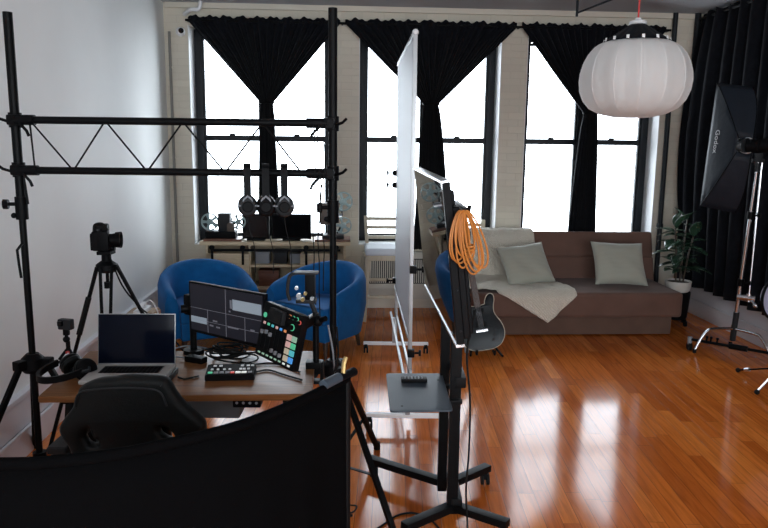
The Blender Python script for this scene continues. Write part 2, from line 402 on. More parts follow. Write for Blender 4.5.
for k, (x0, x1) in enumerate(OP):
    ya, yb = YW + .26, YW + .34
    w = bpy.data.objects.new('window_%d' % (k + 1), None); COL.objects.link(w); w.location = W((x0 + x1) / 2, YW + .3, SILL); w.rotation_euler.z = ROT; struct(w)
    mb = MB(); st = .085
    rbox(mb, x0, x0 + st, ya, yb, SILL, HEAD, .006); rbox(mb, x1 - st, x1, ya, yb, SILL, HEAD, .006)
    rbox(mb, x0, x1, ya, yb, SILL, SILL + .06, .006); rbox(mb, x0, x1, ya, yb, HEAD - .06, HEAD, .006)
    mb.build('frame', M['frame'], w)
    xm = (x0 + x1) / 2 + (-.02 if k != 2 else -.045)
    rbox(MB(), xm - .035, xm + .035, ya - .005, yb, SILL, HEAD, .006).build('mullion', M['frame'], w)
    for a, b in ((x0 + st, xm - .035), (xm + .035, x1 - st)):
        sm = MB(); rbox(sm, a, b, ya + .01, yb - .01, 1.775, 1.835, .005)
        for zz in (SILL + .06, HEAD - .1): rbox(sm, a, b, ya + .015, yb - .015, zz, zz + .03, .003)
        for xx in (a, b - .018): rbox(sm, xx, xx + .018, ya + .015, yb - .015, SILL + .06, HEAD - .06, .003)
        sa = sm.build('sash', M['frame'], w)
        rbox(MB(), (a + b) / 2 - .03, (a + b) / 2 + .03, ya - .012, ya + .02, 1.835, 1.855, .004).build('latch', M['frame'], sa)
        rbox(MB(), a + .01, b - .01, ya + .035, ya + .04, SILL + .07, HEAD - .07).build('pane', M['glass'], sa, smooth=False)

# pipes on the window wall
for x, z0, z1, r, lb in ((3.455, 0, CE, .026, 'dark vertical pipe just right of the third window'), (3.695, 0, CE, .032, 'dark vertical pipe in the right corner beside the big wall curtain')):
    mb = MB(); mb.cyl(W(x, YW - .045, z0), W(x, YW - .045, z1), r)
    p = mb.build('wall_pipe', M['frame']); tag(p, lb, 'pipe', None)
    for z in (.9, 2.4): MB().cyl(W(x, YW - .045, z), W(x, YW - .045, z + .04), r + .008).box(W(x, YW - .02, z + .02), (.03, .05, .02), RM.to_3x3()).build('pipe_clip', M['frame'], p)
mb = MB(); mb.cyl(W(-1.735, YW - .02, 0.15), W(-1.735, YW - .02, 2.85), .014, seg=10)
M['conduit'] = mat('grey_conduit', (.20, .19, .17), .5)
p = tag(mb.build('conduit', M['conduit']), 'thin grey conduit running up the wall in the left corner', 'pipe')
for z in (.8, 1.6, 2.5): MB().box(W(-1.735, YW - .012, z), (.05, .025, .02), RM.to_3x3(), .003).build('conduit_clip', M['cream'], p)
t = thing('security_camera', 'small round white security camera high on the wall left of first window', 'camera', W(-1.625, YW, 2.85), ROT)
mb = MB(); mb.cyl(W(-1.625, YW, 2.85), W(-1.625, YW - .025, 2.85), .045, seg=24); mb.build('mount', M['white'], t)
mb = MB(); mb.ball(W(-1.615, YW - .05, 2.85), .042, seg=20); mb.build('housing', M['white'], t)
mb = MB(); mb.cyl(W(-1.605, YW - .075, 2.85), W(-1.60, YW - .1, 2.85), .026, seg=20); mb.build('lens', M['gloss'], t)
mb = MB(); mb.tube(smoothpath([W(-1.58, YW - .02, 3.02), W(-1.5, YW - .1, 3.05), W(-1.42, YW - .1, 3.06), W(-1.40, YW - .1, CE - .002)]), .02)
tag(mb.build('ceiling_pipe', M['white']), 'short white bent pipe at ceiling above the left curtain end', 'pipe')
# ceiling bracket
t = thing('ceiling_bracket', 'thin dark diagonal bracket rod hanging from the ceiling left of lantern', 'bracket', A(578, 13, 6.6))
pa = A(577, 13, 6.6); pb = pa + V((.62, -.45, 0)); pb.z = CE
MB().cyl(pa, pb, .009, seg=8).build('rod', M['frame'], t)
MB().cyl(pa + V((0, 0, -.03)), V((pa.x, pa.y, CE)), .012, seg=8).build('hanger', M['frame'], t)

# ------------------------------------------------------------------ curtains at the windows
t = thing('curtain_rod', 'long black curtain rod running across all three windows', 'curtain rod', W(.9, YW - .08, 3.0), ROT)
MB().cyl(W(-1.56, YW - .08, 2.955), W(3.40, YW - .08, 2.955), .012).build('rod', M['blackmetal'], t)
for x in (-1.54, .0, 1.81, 3.38):
    mb = MB(); mb.bar(W(x, YW, 2.955), W(x, YW - .085, 2.955), .02, .02); mb.build('bracket', M['blackmetal'], t)
def curtain(xl, xr, xt, zt, wt, xb, wb, zb, label):
    t = thing('curtain', label, 'curtain', W(xt, YW - .1, zb), ROT, 'black window curtains')
    nu, nf = 150, 20; rows = [2.995, 2.98, 2.955, 2.935] + [2.935 + (zt - 2.935) * (k / 14) for k in range(1, 15)] + [zt + (zb - zt) * (k / 14) for k in range(1, 15)]
    rnd = random.Random(int(xl * 100)); ph = [rnd.uniform(0, 6.28) for _ in range(4)]
    def fn(i, j):
        u = i / (nu - 1); z = rows[j]
        if z >= zt:
            f = (2.95 - z) / (2.95 - zt); f = max(0, f)
            a = xl + (xt - wt / 2 - xl) * f; b = xr + (xt + wt / 2 - xr) * f
            amp = .022 + .012 * sin(pi * f)
            q = 0 if f < .5 else (f - .5) * 2
        else:
            f = (zt - z) / (zt - zb); e = f ** .7
            a = xt - wt / 2 + (xb - wb / 2 - xt + wt / 2) * e; b = xt + wt / 2 + (xb + wb / 2 - xt - wt / 2) * e
            amp = .03; q = 1
        uu = u + .012 * sin(u * 17 + ph[0])
        x = a + (b - a) * u
        fold = sin(uu * nf * 2 * pi + ph[1]) * amp * (1 if z < 2.93 else .6) + .012 * sin(uu * 7 * 2 * pi + ph[2])
        y = YW - .085 + fold - .03 * q
        zz = z - (0 if z < 3.03 else 0) + (.010 * sin(u * 61 + ph[3]) + .008 * sin(u * 143) if j == 0 else 0)
        sag = -.0 * sin(pi * u)
        return W(x, y, zz + sag)
    mb = MB(); mb.grid(nu, len(rows), fn); mb.build('fabric', M['curtain'], t, ang=80, solid=.003)
    mb = MB(); mb.tube([W(xt + cos(q) * (wt / 2 + .012), YW - .115 + sin(q) * .045, zt + .004 * sin(3 * q)) for q in [2 * pi * k / 24 for k in range(24)]], .008, closed=True)
    mb.build('tieback', M['blackmetal'], t)
curtain(-1.535, -.02, -.765, 2.16, .13, -.76, .23, .80, 'black tied curtain hanging over the left window behind the console')
curtain(.03, 1.785, .915, 2.17, .15, .95, .40, .66, 'black tied curtain hanging over the middle window above the whiteboard')
curtain(1.835, 3.345, 2.59, 2.10, .13, 2.56, .34, .30, 'black tied curtain hanging over the right window behind the sofa')

# big curtain on the right wall
t = thing('wall_curtain', 'huge black curtain covering most of the right wall', 'curtain', W(XR - .1, 5.5, .33), ROT)
y0c, y1c = 7.36, 1.2
def fn(i, j):
    u = i / 299; v = j / 29; y = y0c + (y1c - y0c) * u
    z = 3.10 + (.335 - 3.10) * v
    e = math.exp(-u * 14)
    x = XR - .10 + (.030 + .015 * v) * sin(u * 190) + .015 * sin(u * 71 + 1) - .10 * e * sin(pi * min(1, v * 1.1)) ** .8
    if j == 0: z += .012 * sin(u * 260)
    return W(x, y + .12 * e * sin(pi * v), z)
mb = MB(); mb.grid(300, 30, fn); mb.build('fabric', M['curtain'], t, ang=80, solid=.003)
MB().cyl(W(XR - .1, 7.4, 3.06), W(XR - .1, 1.2, 3.06), .012).build('rod', M['blackmetal'], t)
for y in (7.35, 4.3, 1.3): MB().bar(W(XR, y, 3.06), W(XR - .1, y, 3.06), .02, .02).build('bracket', M['blackmetal'], t)

# ------------------------------------------------------------------ lantern
LY = 4.6; lc = A(634.3, 78, LY)
t = thing('lantern_light', 'large white round lantern softbox hanging by a red cord', 'light', lc + V((0, 0, -.26)))
prof = []
R0 = .358
for r, z in ((.205, .212), (.235, .198), (.262, .178), (.294, .140), (.320, .090), (.336, .03), (.340, -.02), (.333, -.08), (.309, -.14), (.268, -.187), (.20, -.222), (.115, -.240), (.05, -.244), (.0005, -.245)):
    prof.append((r, z))
R0 = .34
NR = 14; mb = MB(); SEG = NR * 8
def fn(i, j):
    th = 2 * pi * i / SEG; r, z = prof[j]
    sc = 1 - .022 * abs(sin(th * NR / 2)) ** 1.0 * 1.0
    sc = 1 - .03 * (1 - abs(cos(th * NR / 2)) ** 1.5) * min(1, r / R0)
    return lc + V((r * sc * cos(th), r * sc * sin(th), z))
mb.grid(SEG, len(prof), fn, cu=True); mb.build('diffuser', M['lantern'], t, ang=60, solid=.003)
rt_, zt_ = prof[0]
mb = MB()
def fn(i, j):
    th = 2 * pi * i / SEG; f = j / 5; r = .035 + (rt_ * 1.01 - .035) * f; z = zt_ + .115 * (1 - f)
    return lc + V((r * cos(th), r * sin(th), z - .012 * (1 - abs(cos(th * NR / 2))) * f + .003))
mb.grid(SEG, 6, fn, cu=True); mb.build('top_skirt', M['curtain'], t, ang=60, solid=.002)
for k in range(NR):
    th = 2 * pi * k / NR + .08
    mb = MB(); rr = rt_ * 1.015; p = lc + V((rr * cos(th), rr * sin(th), zt_ + .004)); d = V((cos(th), sin(th), 0))
    mb.bar(p - d * .004 - V((0, 0, .02)), p - d * .012 + V((0, 0, .022)), .017, .005, .001, upv=d); mb.build('tab', M['tab'], t)
mb = MB()
for k in range(NR):
    th = 2 * pi * k / NR
    mb.tube([lc + V((r * 1.003 * cos(th), r * 1.003 * sin(th), z)) for r, z in prof], .0022, seg=5)
mb.build('seam', M['tab'], t)
mb = MB(); mb.lathe([(0, zt_ + .108), (.045, zt_ + .108), (.055, zt_ + .115), (.05, zt_ + .13), (.02, zt_ + .138), (.016, zt_ + .15), (0, zt_ + .15)], 20, Matrix.Translation(lc)); mb.build('hub', M['white'], t)
mb = MB(); mb.cyl(lc + V((0, 0, zt_ + .14)), V((lc.x, lc.y, CE)), .006, seg=8); mb.build('cord', M['red'], t)

# ------------------------------------------------------------------ softbox strobe on stand
a_ = A(717, 83, 6.28); c_ = A(700, 206, 6.22); b_ = A(753, 87, 6.12); d_ = c_ + (b_ - a_); p_ = A(745, 146, 5.92)
oc = (a_ + b_ + c_ + d_) / 4; ax = (p_ - oc).normalized()
t = thing('studio_strobe', 'black strip softbox strobe seen from behind at the right edge', 'studio light', p_ + V((0, 0, -.1)))
xh = (b_ - a_).normalized(); zh = (a_ - c_).normalized()
rr = .055
tp = [p_ + (-xh + zh) * rr, p_ + (xh + zh) * rr, p_ + (xh - zh) * rr, p_ + (-xh - zh) * rr]; op = [a_, b_, d_, c_]
mb = MB()
for i in range(4):
    j = (i + 1) % 4
    def fn(iu, iv, i=i, j=j):
        u, v = iu / 8, iv / 8
        e = op[i].lerp(op[j], u); q = tp[i].lerp(tp[j], u); bow = .06 * sin(pi * v) * (1 - .5 * sin(pi * u))
        return e.lerp(q, v) + (((e + q) / 2 - (oc + p_) / 2).normalized()) * bow
    mb.grid(9, 9, fn)
sb = mb.build('softbox', M['softbox'], t, ang=50, solid=.004)
mb = MB(); mb.quadslab([a_.lerp(d_, .04) - ax * .002, b_.lerp(c_, .04) - ax * .002, d_.lerp(a_, .04) - ax * .002, c_.lerp(b_, .04) - ax * .002], .004); mb.build('diffuser', M['tab'], sb)
mb = MB()
for q, e in zip(tp, op): mb.tube([e.lerp(q, k / 8) + ((e.lerp(q, .5)) - (oc + p_) / 2).normalized() * .062 * sin(pi * k / 8) * 1.0 for k in range(9)], .005, seg=6)
mb.build('rib', M['blackplastic'], sb)
mb = MB(); mb.cyl(p_ - ax * .02, p_ + ax * .035, .062, seg=28); mb.build('mount_ring', M['darkgrey'], t)
MB().tube([p_ + ax * .03 + (xh * cos(q) + xh.cross(ax).normalized() * sin(q)) * .062 for q in [2 * pi * k / 28 for k in range(28)]], .006, seg=6, closed=True).build('ring_edge', M['silver'], t)
bdir = (V((.74, -.67, .02))).normalized()
mb = MB(); mb.cyl(p_ + ax * .03, p_ + ax * .03 + bdir * .34, .055, .06, seg=24); mb.cyl(p_ + ax * .03 + bdir * .08, p_ + ax * .03 + bdir * .1, .064, seg=24); mb.build('strobe_body', M['blackplastic'], t)
hy = p_ + ax * .03 + bdir * .09 + V((0, 0, -.06))
mb = MB(); mb.box(hy + V((0, 0, -.05)), (.05, .03, .1), None, .008); mb.cyl(hy + V((-.05, 0, -.06)), hy + V((.05, 0, -.06)), .016); mb.cyl(hy + V((0, 0, -.07)), hy + V((0, 0, -.15)), .018); mb.build('tilt_bracket', M['darkgrey'], t)
# lettering on the left panel
fc = bpy.data.curves.new('logo', 'FONT'); fc.body = 'Godox'; fc.size = .07; fc.extrude = .0008; fc.align_x = 'CENTER'; fc.align_y = 'CENTER'
fo = bpy.data.objects.new('logo', fc); COL.objects.link(fo)
me = bpy.data.meshes.new_from_object(fo.evaluated_get(bpy.context.evaluated_depsgraph_get())); bpy.data.objects.remove(fo); bpy.data.curves.remove(fc)
def panelpt(u, v): # left panel is op[3]->op[0]
    e = op[3].lerp(op[0], u); q = tp[3].lerp(tp[0], u); bow = .06 * sin(pi * v) * (1 - .5 * sin(pi * u))
    return e.lerp(q, v) + (((e + q) / 2 - (oc + p_) / 2).normalized()) * bow
tx = (panelpt(.4, .33) - panelpt(.6, .33)).normalized(); tv = (panelpt(.5, .5) - panelpt(.5, .2)).normalized(); tn = tx.cross(tv).normalized()
if tn.dot(V((0, 0, CAMZ)) - panelpt(.5, .33)) < 0: tn = -tn
ty = tn.cross(tx).normalized()
mb = MB(); mb.mesh(me, basis(panelpt(.53, .40) + tn * .007, tx, ty, tn)); mb.build('logo', M['ink'], sb, smooth=False)

# C-stand
cb = V((3.20, 6.05, 0)); ctop = V((hy.x, hy.y, hy.z - .12))
cb = V((ctop.x + .03, ctop.y + .2, 0))
t = thing('c_stand', 'chrome studio stand with curved leg under the black softbox', 'stand', cb)
def cpt(z): return cb.lerp(ctop, z / ctop.z)
MB().cyl(cpt(.12), cpt(.62), .0175).build('lower_column', M['chrome'], t)
MB().cyl(cpt(.62), cpt(1.2), .015).build('middle_column', M['chrome'], t)
MB().cyl(cpt(1.2), cpt(ctop.z + .05), .0125).build('upper_column', M['chrome'], t)
for z in (.60, 1.18):
    mb = MB(); mb.cyl(cpt(z), cpt(z + .06), .026); mb.cyl(cpt(z + .03), cpt(z + .03) + V((.05, -.03, 0)), .009); mb.cyl(cpt(z + .03) + V((.05, -.03, 0)), cpt(z + .03) + V((.065, -.04, 0)), .02, seg=10); mb.build('collar', M['blackmetal'], t)
mb = MB(); mb.cyl(cpt(.10), cpt(.36), .024); mb.build('base_sleeve', M['darkgrey'], t)
e1 = A(704, 340, 5.85); e1.z = .03
for dirv, L in ((V((-1, -.12, 0)).normalized(), .33), (V((.45, -.9, 0)).normalized(), .34), (V((.2, .5, 0)).normalized(), .2)):
    s0 = cpt(.21) + dirv * .02
    pts = [s0, s0 + dirv * (L * .55), s0 + dirv * (L * .7) - V((0, 0, .02)), s0 + dirv * (L * .85) - V((0, 0, .08)), s0 + dirv * L - V((0, 0, .185))]
    lg = MB().tube(smoothpath(pts), .0125, seg=10).build('leg', M['chrome'], t)
    MB().cyl(s0 + dirv * L - V((0, 0, .175)), s0 + dirv * L - V((0, 0, .209)), .016, seg=12).build('rubber_foot', M['rubber'], lg)
gp = cpt(.52) + V((.06, -.05, -.02))
mb = MB(); mb.cyl(gp + V((-.07, .05, 0)), gp + V((.04, -.03, 0)), .028, seg=14); mb.cyl(gp + V((.0, 0, -.03)), gp + V((0, 0, .04)), .022); mb.cyl(gp + V((0, 0, 0)), gp + V((.02, -.07, -.04)), .01); mb.ball(gp + V((.02, -.08, -.045)), .022); mb.build('grip_head', M['chrome'], t)
MB().cyl(gp, gp + V((.0, 0, 1.15)), .0075, seg=10).build('grip_arm', M['chrome'], t)
# rolling black floor base in front of the C-stand
fa = Zp(690, 339, .10); fb = A(800, 352, fa.y - .55); fb.z = .10
t = thing('rolling_stand', 'low black bar stand on casters crossing in front of the chrome stand', 'stand', V(((fa.x + fb.x) / 2, (fa.y + fb.y) / 2, 0)))
mb = MB(); mb.cyl(fa, fb, .013, seg=12); mb.build('leg_bar', M['blackmetal'], t)
hm = fa.lerp(fb, .45); mb = MB(); mb.cyl(fa.lerp(fb, .38), fa.lerp(fb, .55), .024, seg=14); mb.build('joint', M['blackmetal'], t)
mb = MB()
for f in (.16, .2, .26): mb.cyl(fa.lerp(fb, f), fa.lerp(fb, f) + V((0, -.01, .045)), .009, seg=8); mb.ball(fa.lerp(fb, f) + V((0, -.01, .045)), .013)
mb.build('knob', M['blackmetal'], t)
for q in (fa, fb):
    mb = MB(); mb.cyl(q + V((0, 0, .02)), q + V((0, 0, -.045)), .02, seg=14); c = mb.build('caster', M['grey'], t)
    mb = MB(); mb.cyl(V((q.x - .014, q.y, .036)), V((q.x + .014, q.y, .036)), .036, seg=20); mb.build('wheel', M['rubber'], c)

# light stand lower right with dish
lb = V((3.02, 4.95, 0))
t = thing('light_stand', 'tripod light stand whose silver and black feet enter at right edge', 'stand', lb)
MB().cyl(lb + V((0, 0, .05)), lb + V((0, 0, 1.0)), .013).build('pole', M['blackmetal'], t)
for e, mm_ in ((Zp(738, 370, .02), 'blackmetal'), (Zp(757, 392, .02), 'chrome'), (lb + V((.42, .1, .02)), 'blackmetal')):
    h = lb + V((0, 0, .20)) if mm_ != 'chrome' else lb + V((0, 0, .36))
    lg = MB().bar(h, e, .022, .012).build('leg', M[mm_], t)
    MB().ball(e, .019).build('rubber_foot', M['rubber'], lg)
    if mm_ == 'blackmetal': MB().cyl(h.lerp(e, .8), h.lerp(e, .88), .014).build('sleeve', M['silver'], lg)
MB().cyl(lb + V((0, 0, .17)), lb + V((0, 0, .24)), .026).build('collar', M['blackplastic'], t)
dc = A(777, 297, 4.85)
t = thing('beauty_dish', 'pale lavender round dish with dark rim cut off by right edge', 'reflector', dc + V((0, 0, -.16)))
dn = Matrix.Rotation(radians(90), 4, 'X') @ Matrix()
dm = Matrix.Translation(dc) @ Matrix.Rotation(radians(20), 4, 'Z') @ Matrix.Rotation(radians(90), 4, 'X')
MB().lathe([(0, -.05), (.05, -.048), (.12, -.02), (.155, .02), (.158, .022), (.16, .018), (.125, -.026), (.05, -.054), (0, -.056)], 40, dm).build('bowl', M['dish'], t)
MB().lathe([(.152, .018), (.152, .028), (.166, .028), (.166, .012), (.152, .018)], 40, dm).build('rim', M['blackplastic'], t)
mb = MB(); mb.cyl(dc + V((0, .05, 0)), V((lb.x, lb.y, dc.z)) , .012); mb.cyl(V((lb.x, lb.y, dc.z - .03)), V((lb.x, lb.y, dc.z + .03)), .02); mb.build('spigot', M['blackmetal'], t)

# ------------------------------------------------------------------ sofa, throw, cushions
SX0, SX1 = 1.0, 3.11
t = thing('sofa', 'brown suede sofa bed under the right window', 'sofa', W((SX0 + SX1) / 2, 6.8, 0), ROT)
mb = MB(); rbox(mb, SX0 + .02, SX1, 6.36, 7.18, .012, .20, .012); mb.build('base', M['sofadark'], t)
for x in (SX0 + .1, SX1 - .1):
    for y in (6.44, 7.1): MB().cyl(W(x, y, 0), W(x, y, .02), .025).build('leg', M['blackplastic'], t)
def cushion_block(x0, x1, y0, y1, z0, z1, bev):
    mb = MB(); rbox(mb, x0, x1, y0, y1, z0, z1, bev, 5); return mb
cushion_block(SX0 - .04, SX1 + .05, 6.26, 7.12, .195, .43, .05).build('seat', M['sofa'], t, ang=60)
mb = MB()
def backbox(mb, zc0, zc1, th, bev):
    # leaning block between heights
    lean = radians(16); R = RM.to_3x3() @ Matrix.Rotation(-lean, 3, 'X')
    h = (zc1 - zc0) / cos(lean); zc = (zc0 + zc1) / 2; yc = 7.0 + (zc - .40) * math.tan(lean) + th / 2
    mb.box(W((SX0 + SX1) / 2 + .045, yc, zc), (SX1 - SX0 + .11, th, h), R, bev, 5)
backbox(mb, .36, .625, .16, .035); mb.build('backrest', M['sofa'], t, ang=60, label='lower backrest panel')
mb = MB(); backbox(mb, .615, .875, .17, .045); mb.build('backrest', M['sofa'], t, ang=60, label='upper backrest panel')

# knitted throw
path = [(7.33, .55), (7.335, .86), (7.27, .905), (7.17, .90), (7.115, .86), (6.99, .455), (6.93, .440), (6.45, .442), (6.29, .440), (6.246, .40), (6.24, .05)]
cum = [0]
for a, b in zip(path, path[1:]): cum.append(cum[-1] + sqrt((a[0] - b[0]) ** 2 + (a[1] - b[1]) ** 2))
def at_len(s):
    for k in range(len(path) - 1):
        if s <= cum[k + 1] or k == len(path) - 2:
            f = (s - cum[k]) / (cum[k + 1] - cum[k]); return (path[k][0] + (path[k + 1][0] - path[k][0]) * f, path[k][1] + (path[k + 1][1] - path[k][1]) * f)
SF = cum[8]
def fn(i, j):
    tt = i / 79; ss = j / 89
    xn = .99 + tt * (2.14 - .99)
    if xn < 1.42: L = SF - .02 + .03 * sin(xn * 9)
    elif xn < 1.88: L = SF + .01 + (xn - 1.42) / .46 * .29
    else: L = SF + .30 - (xn - 1.88) / .26 * .26
    s = ss * L; y, z = at_len(s)
    f = min(1, max(0, (s - cum[3]) / (SF - cum[3])))
    xr = 1.955 + .19 * f ** 1.5
    x = .985 + tt * (xr - .985)
    w = .006 * sin(x * 31 + s * 7) + .005 * sin(s * 23 + x * 5)
    n = .013 + abs(w) + (.012 * max(0, sin(tt * 40)) if s > SF - .25 and tt > .8 else 0)
    if s > cum[8]: return W(x, y - n, z)
    if s > cum[5]: return W(x, y, z + n)
    if s > cum[3]: return W(x, y - n * .9, z + n * .4)
    return W(x, y + n, z + n * .3)
mb = MB(); mb.grid(80, 90, fn)
tag(mb.build('knit_throw', M['knit'], ang=70, solid=.008), 'cream knitted throw blanket draped over the left half of sofa', 'blanket')
def pillow(cx, cy, cz, w, h, lean, roll, yaw, label):
    R = RM.to_3x3() @ Matrix.Rotation(yaw, 3, 'Z') @ Matrix.Rotation(-lean, 3, 'X') @ Matrix.Rotation(roll, 3, 'Y')
    c = W(cx, cy, cz); n = 28
    mb = MB()
    for sgn in (1, -1):
        def fn(i, j):
            u = -1 + 2 * i / (n - 1); v = -1 + 2 * j / (n - 1)
            q = max(0, (1 - u ** 4) * (1 - v ** 4)) ** .55
            px = u * (w / 2) * (1 - .07 * (1 - v * v)); pz = v * (h / 2) * (1 - .07 * (1 - u * u))
            wr = .004 * sin(u * 7 + v * 5) * q
            return c + R @ V((px, sgn * (.075 * q + wr), pz))
        mb.grid(n, n, fn)
    o = mb.build('cushion', M['pillow'], None, ang=75)
    tag(o, label, 'cushion', 'sofa cushions')
pillow(1.775, 6.68, .625, .49, .44, radians(36), radians(-7), radians(8), 'left sage grey cushion on the sofa, tilted on the knitted throw')
pillow(2.70, 6.69, .635, .52, .46, radians(33), radians(2), 0, 'right sage grey cushion on the bare brown part of sofa')

# ------------------------------------------------------------------ plant
pc = V((2.945, 6.98, 0))
t = thing('planter_stand', 'dark planter base on casters under the plant bowl beside sofa', 'planter', pc)
MB().lathe([(0, .06), (.095, .06), (.105, .08), (.125, .335), (.115, .335), (.10, .1), (0, .1)], 28, Matrix.Translation(pc)).build('planter_body', M['blackplastic'], t)
for k in range(4):
    a = k * pi / 2 + .5; q = pc + V((cos(a) * .12, sin(a) * .12, 0))
    br = MB().bar(pc + V((cos(a) * .04, sin(a) * .04, .065)), q + V((0, 0, .065)), .03, .014).build('caster_arm', M['blackplastic'], t)
    MB().cyl(q + V((-.01, 0, .03)), q + V((.01, 0, .03)), .03, seg=16).build('caster', M['rubber'], br)
t = thing('rubber_plant', 'leafy dark rubber plant in a pale bowl right of the sofa', 'plant', pc + V((0, 0, .335)))
MB().lathe([(0, .34), (.10, .34), (.118, .365), (.126, .445), (.117, .445), (.112, .43), (0, .43)], 32, Matrix.Translation(pc)).build('pot', M['pot'], t)
MB().lathe([(.112, .43), (.06, .436), (0, .44)], 24, Matrix.Translation(pc)).build('soil', M['soil'], t)
rnd = random.Random(5)
stems = []
for (dx, dy, h) in ((.03, .02, 1.06), (-.05, -.02, .98), (.06, -.04, .9)):
    pts = smoothpath([pc + V((dx * .6, dy * .6, .43)), pc + V((dx, dy, .7)), pc + V((dx * 1.6, dy, h))]); stems.append(pts)
    MB().tube(pts, .008, seg=6).build('stem', M['darkwood'], t)
def leaf(base, az, el, L, wd):
    d = V((cos(az) * cos(el), sin(az) * cos(el), sin(el))); side = d.cross(V((0, 0, 1))).normalized(); nrm = side.cross(d)
    mb = MB()
    def fn(i, j):
        u = i / 10; v = -1 + j / 3 if True else 0
        w = wd * (sin(pi * min(1, u ** .85)) ** .8) * (1 - .15 * u) + (.0005)
        droop = -.22 * L * u * u
        return base + d * (L * (u * .97 + .03)) + side * (w * v) + nrm * (abs(v) * w * .28) + V((0, 0, droop))
    mb.grid(11, 7, fn); mb.tube([base, base + d * L * .05], .003, seg=5)
    return mb.build('leaf', M['leaf'], t, ang=80, solid=.0015)
for pts in stems:
    n = 19 if pts is stems[0] else 14
    for k in range(n):
        f = .25 + .75 * k / (n - 1); p = pts[min(len(pts) - 1, int(f * (len(pts) - 1)))]
        az = k * 2.4 + rnd.uniform(-.3, .3) + (0 if pts is stems[0] else 1.1)
        el = rnd.uniform(-.1, .35) + (.65 if f > .93 else 0)
        L = rnd.uniform(.22, .31) * (1 if f > .4 else .85)
        q = p + V((cos(az), sin(az), 0)) * L
        lx = q.x * cos(ROT) + q.y * sin(ROT)
        if lx > 3.60: L *= .55
        leaf(p, az, el, L, rnd.uniform(.05, .068))

# ------------------------------------------------------------------ guitar
gb = A(485, 354, 5.82); gb.z = .045
gy = V((-.17, .30, .94)).normalized(); gx = V((1, -.08, 0)); gx = (gx - gy * gx.dot(gy)).normalized(); gz = gx.cross(gy)
G = basis(gb, gx, gy, gz) @ Matrix.Scale(1.14, 4)
t = thing('electric_guitar', 'black electric guitar leaning by the left end of sofa', 'guitar', gb)
hr = [(0, 0), (.07, .004), (.125, .03), (.158, .08), (.165, .135), (.15, .19), (.125, .235), (.112, .275), (.118, .32), (.13, .36), (.128, .395), (.105, .41), (.078, .395), (.058, .36), (.045, .335)]
hl = [(-x * (1.02 if y > .28 else 1), y + (.02 if y > .34 else 0)) for x, y in hr[1:]][::-1]
def smooth2(ol, n=5):
    out = []; m_ = len(ol)
    for i in range(m_):
        a, b, c, d = [V((*ol[(i + k) % m_], 0)) for k in (-1, 0, 1, 2)]
        for k in range(n):
            q = k / n; p = .5 * ((2 * b) + (c - a) * q + (2 * a - 5 * b + 4 * c - d) * q * q + (3 * b - a - 3 * c + d) * q ** 3); out.append((p.x, p.y))
    return out
ol = smooth2(hr + hl)
body = MB().plate([ol], .042, .006, G).build('body', M['guitar'], t)
MB().tube([G @ V((x * 1.0, y, .019)) for x, y in ol], .0035, seg=6, closed=True).build('binding', M['binding'], body)
pk = [(x * .8, .02 + y * .78) for x, y in ol if y < .2]
MB().plate([[(-.12, .05), (-.06, .018), (.05, .018), (.12, .06), (.13, .13), (.06, .17), (-.06, .175), (-.13, .14)]], .003, .001, G @ Matrix.Translation((0, 0, .0225))).build('pickguard', M['pick'], body)
nk = MB(); nk.box((0, .34 + .29, .024), (.046, .62, .022), None, .006); me = None
def loc_build(mb, name, m_, par, G=G):
    bmesh.ops.transform(mb.bm, matrix=G, verts=mb.bm.verts); return mb.build(name, m_, par)
neck = loc_build(nk, 'neck', M['fret'], t)
mb = MB(); mb.box((0, 1.02, .018), (.075, .16, .016), None, .005); hs = loc_build(mb, 'headstock', M['guitar'], t)
for sx in (-1, 1):
    for k in range(3):
        mb = MB(); mb.cyl((sx * .03, .97 + k * .05, .018), (sx * .062, .97 + k * .05, .018), .005, seg=8); mb.ball((sx * .062, .97 + k * .05, .018), .010); loc_build(mb, 'tuning_peg', M['chrome'], hs)
for y in (.19, .29):
    mb = MB(); mb.box((0, y, .028), (.08, .035, .014), None, .004); loc_build(mb, 'pickup', M['blackplastic'], body)
mb = MB(); mb.box((0, .145, .03), (.09, .02, .014), None, .004); loc_build(mb, 'bridge', M['chrome'], body)
for k in range(3): 
    mb = MB(); mb.cyl((.10 - .012 * k, .13 - .032 * k, .02), (.10 - .012 * k, .13 - .032 * k, .036), .011, seg=14); loc_build(mb, 'knob', M['darkgrey'], body)
mb = MB()
for k in range(6): mb.cyl((-.018 + k * .0072, .14, .038), (-.018 + k * .0072, .95, .038), .0006, seg=4)
loc_build(mb, 'strings', M['silver'], t)
t = thing('guitar_stand', 'low black guitar stand holding the electric guitar', 'stand', V((gb.x, gb.y, 0)))
bk = gb + V((-.02, .32, 0))
mb = MB(); mb.tube(smoothpath([gb + V((-.13, -.06, -.033)), gb + V((-.1, .06, .0)), gb + V((0, .14, .10)), gb + V((.1, .06, .0)), gb + V((.14, -.06, -.033))]), .010); mb.build('front_yoke', M['blackmetal'], t)
for sx in (-.075, .075):
    mb = MB(); mb.tube([gb + V((sx, .05, -.02)), gb + V((sx, -.045, -.025)), gb + V((sx, -.06, .01))], .010); mb.build('cradle_arm', M['rubber'], t)
mb = MB(); mb.cyl(gb + V((0, .14, .10)), V((gb.x - .02, gb.y + .24, .012)), .010); mb.build('rear_leg', M['blackmetal'], t)
t = thing('effects_box', 'small pale box standing on floor left of the guitar', 'box', A(466, 340, 5.9).xy.to_3d())
q = A(467, 332, 5.9); MB().box((q.x, q.y, .14), (.035, .06, .28), None, .006).build('case', M['grey'], t)

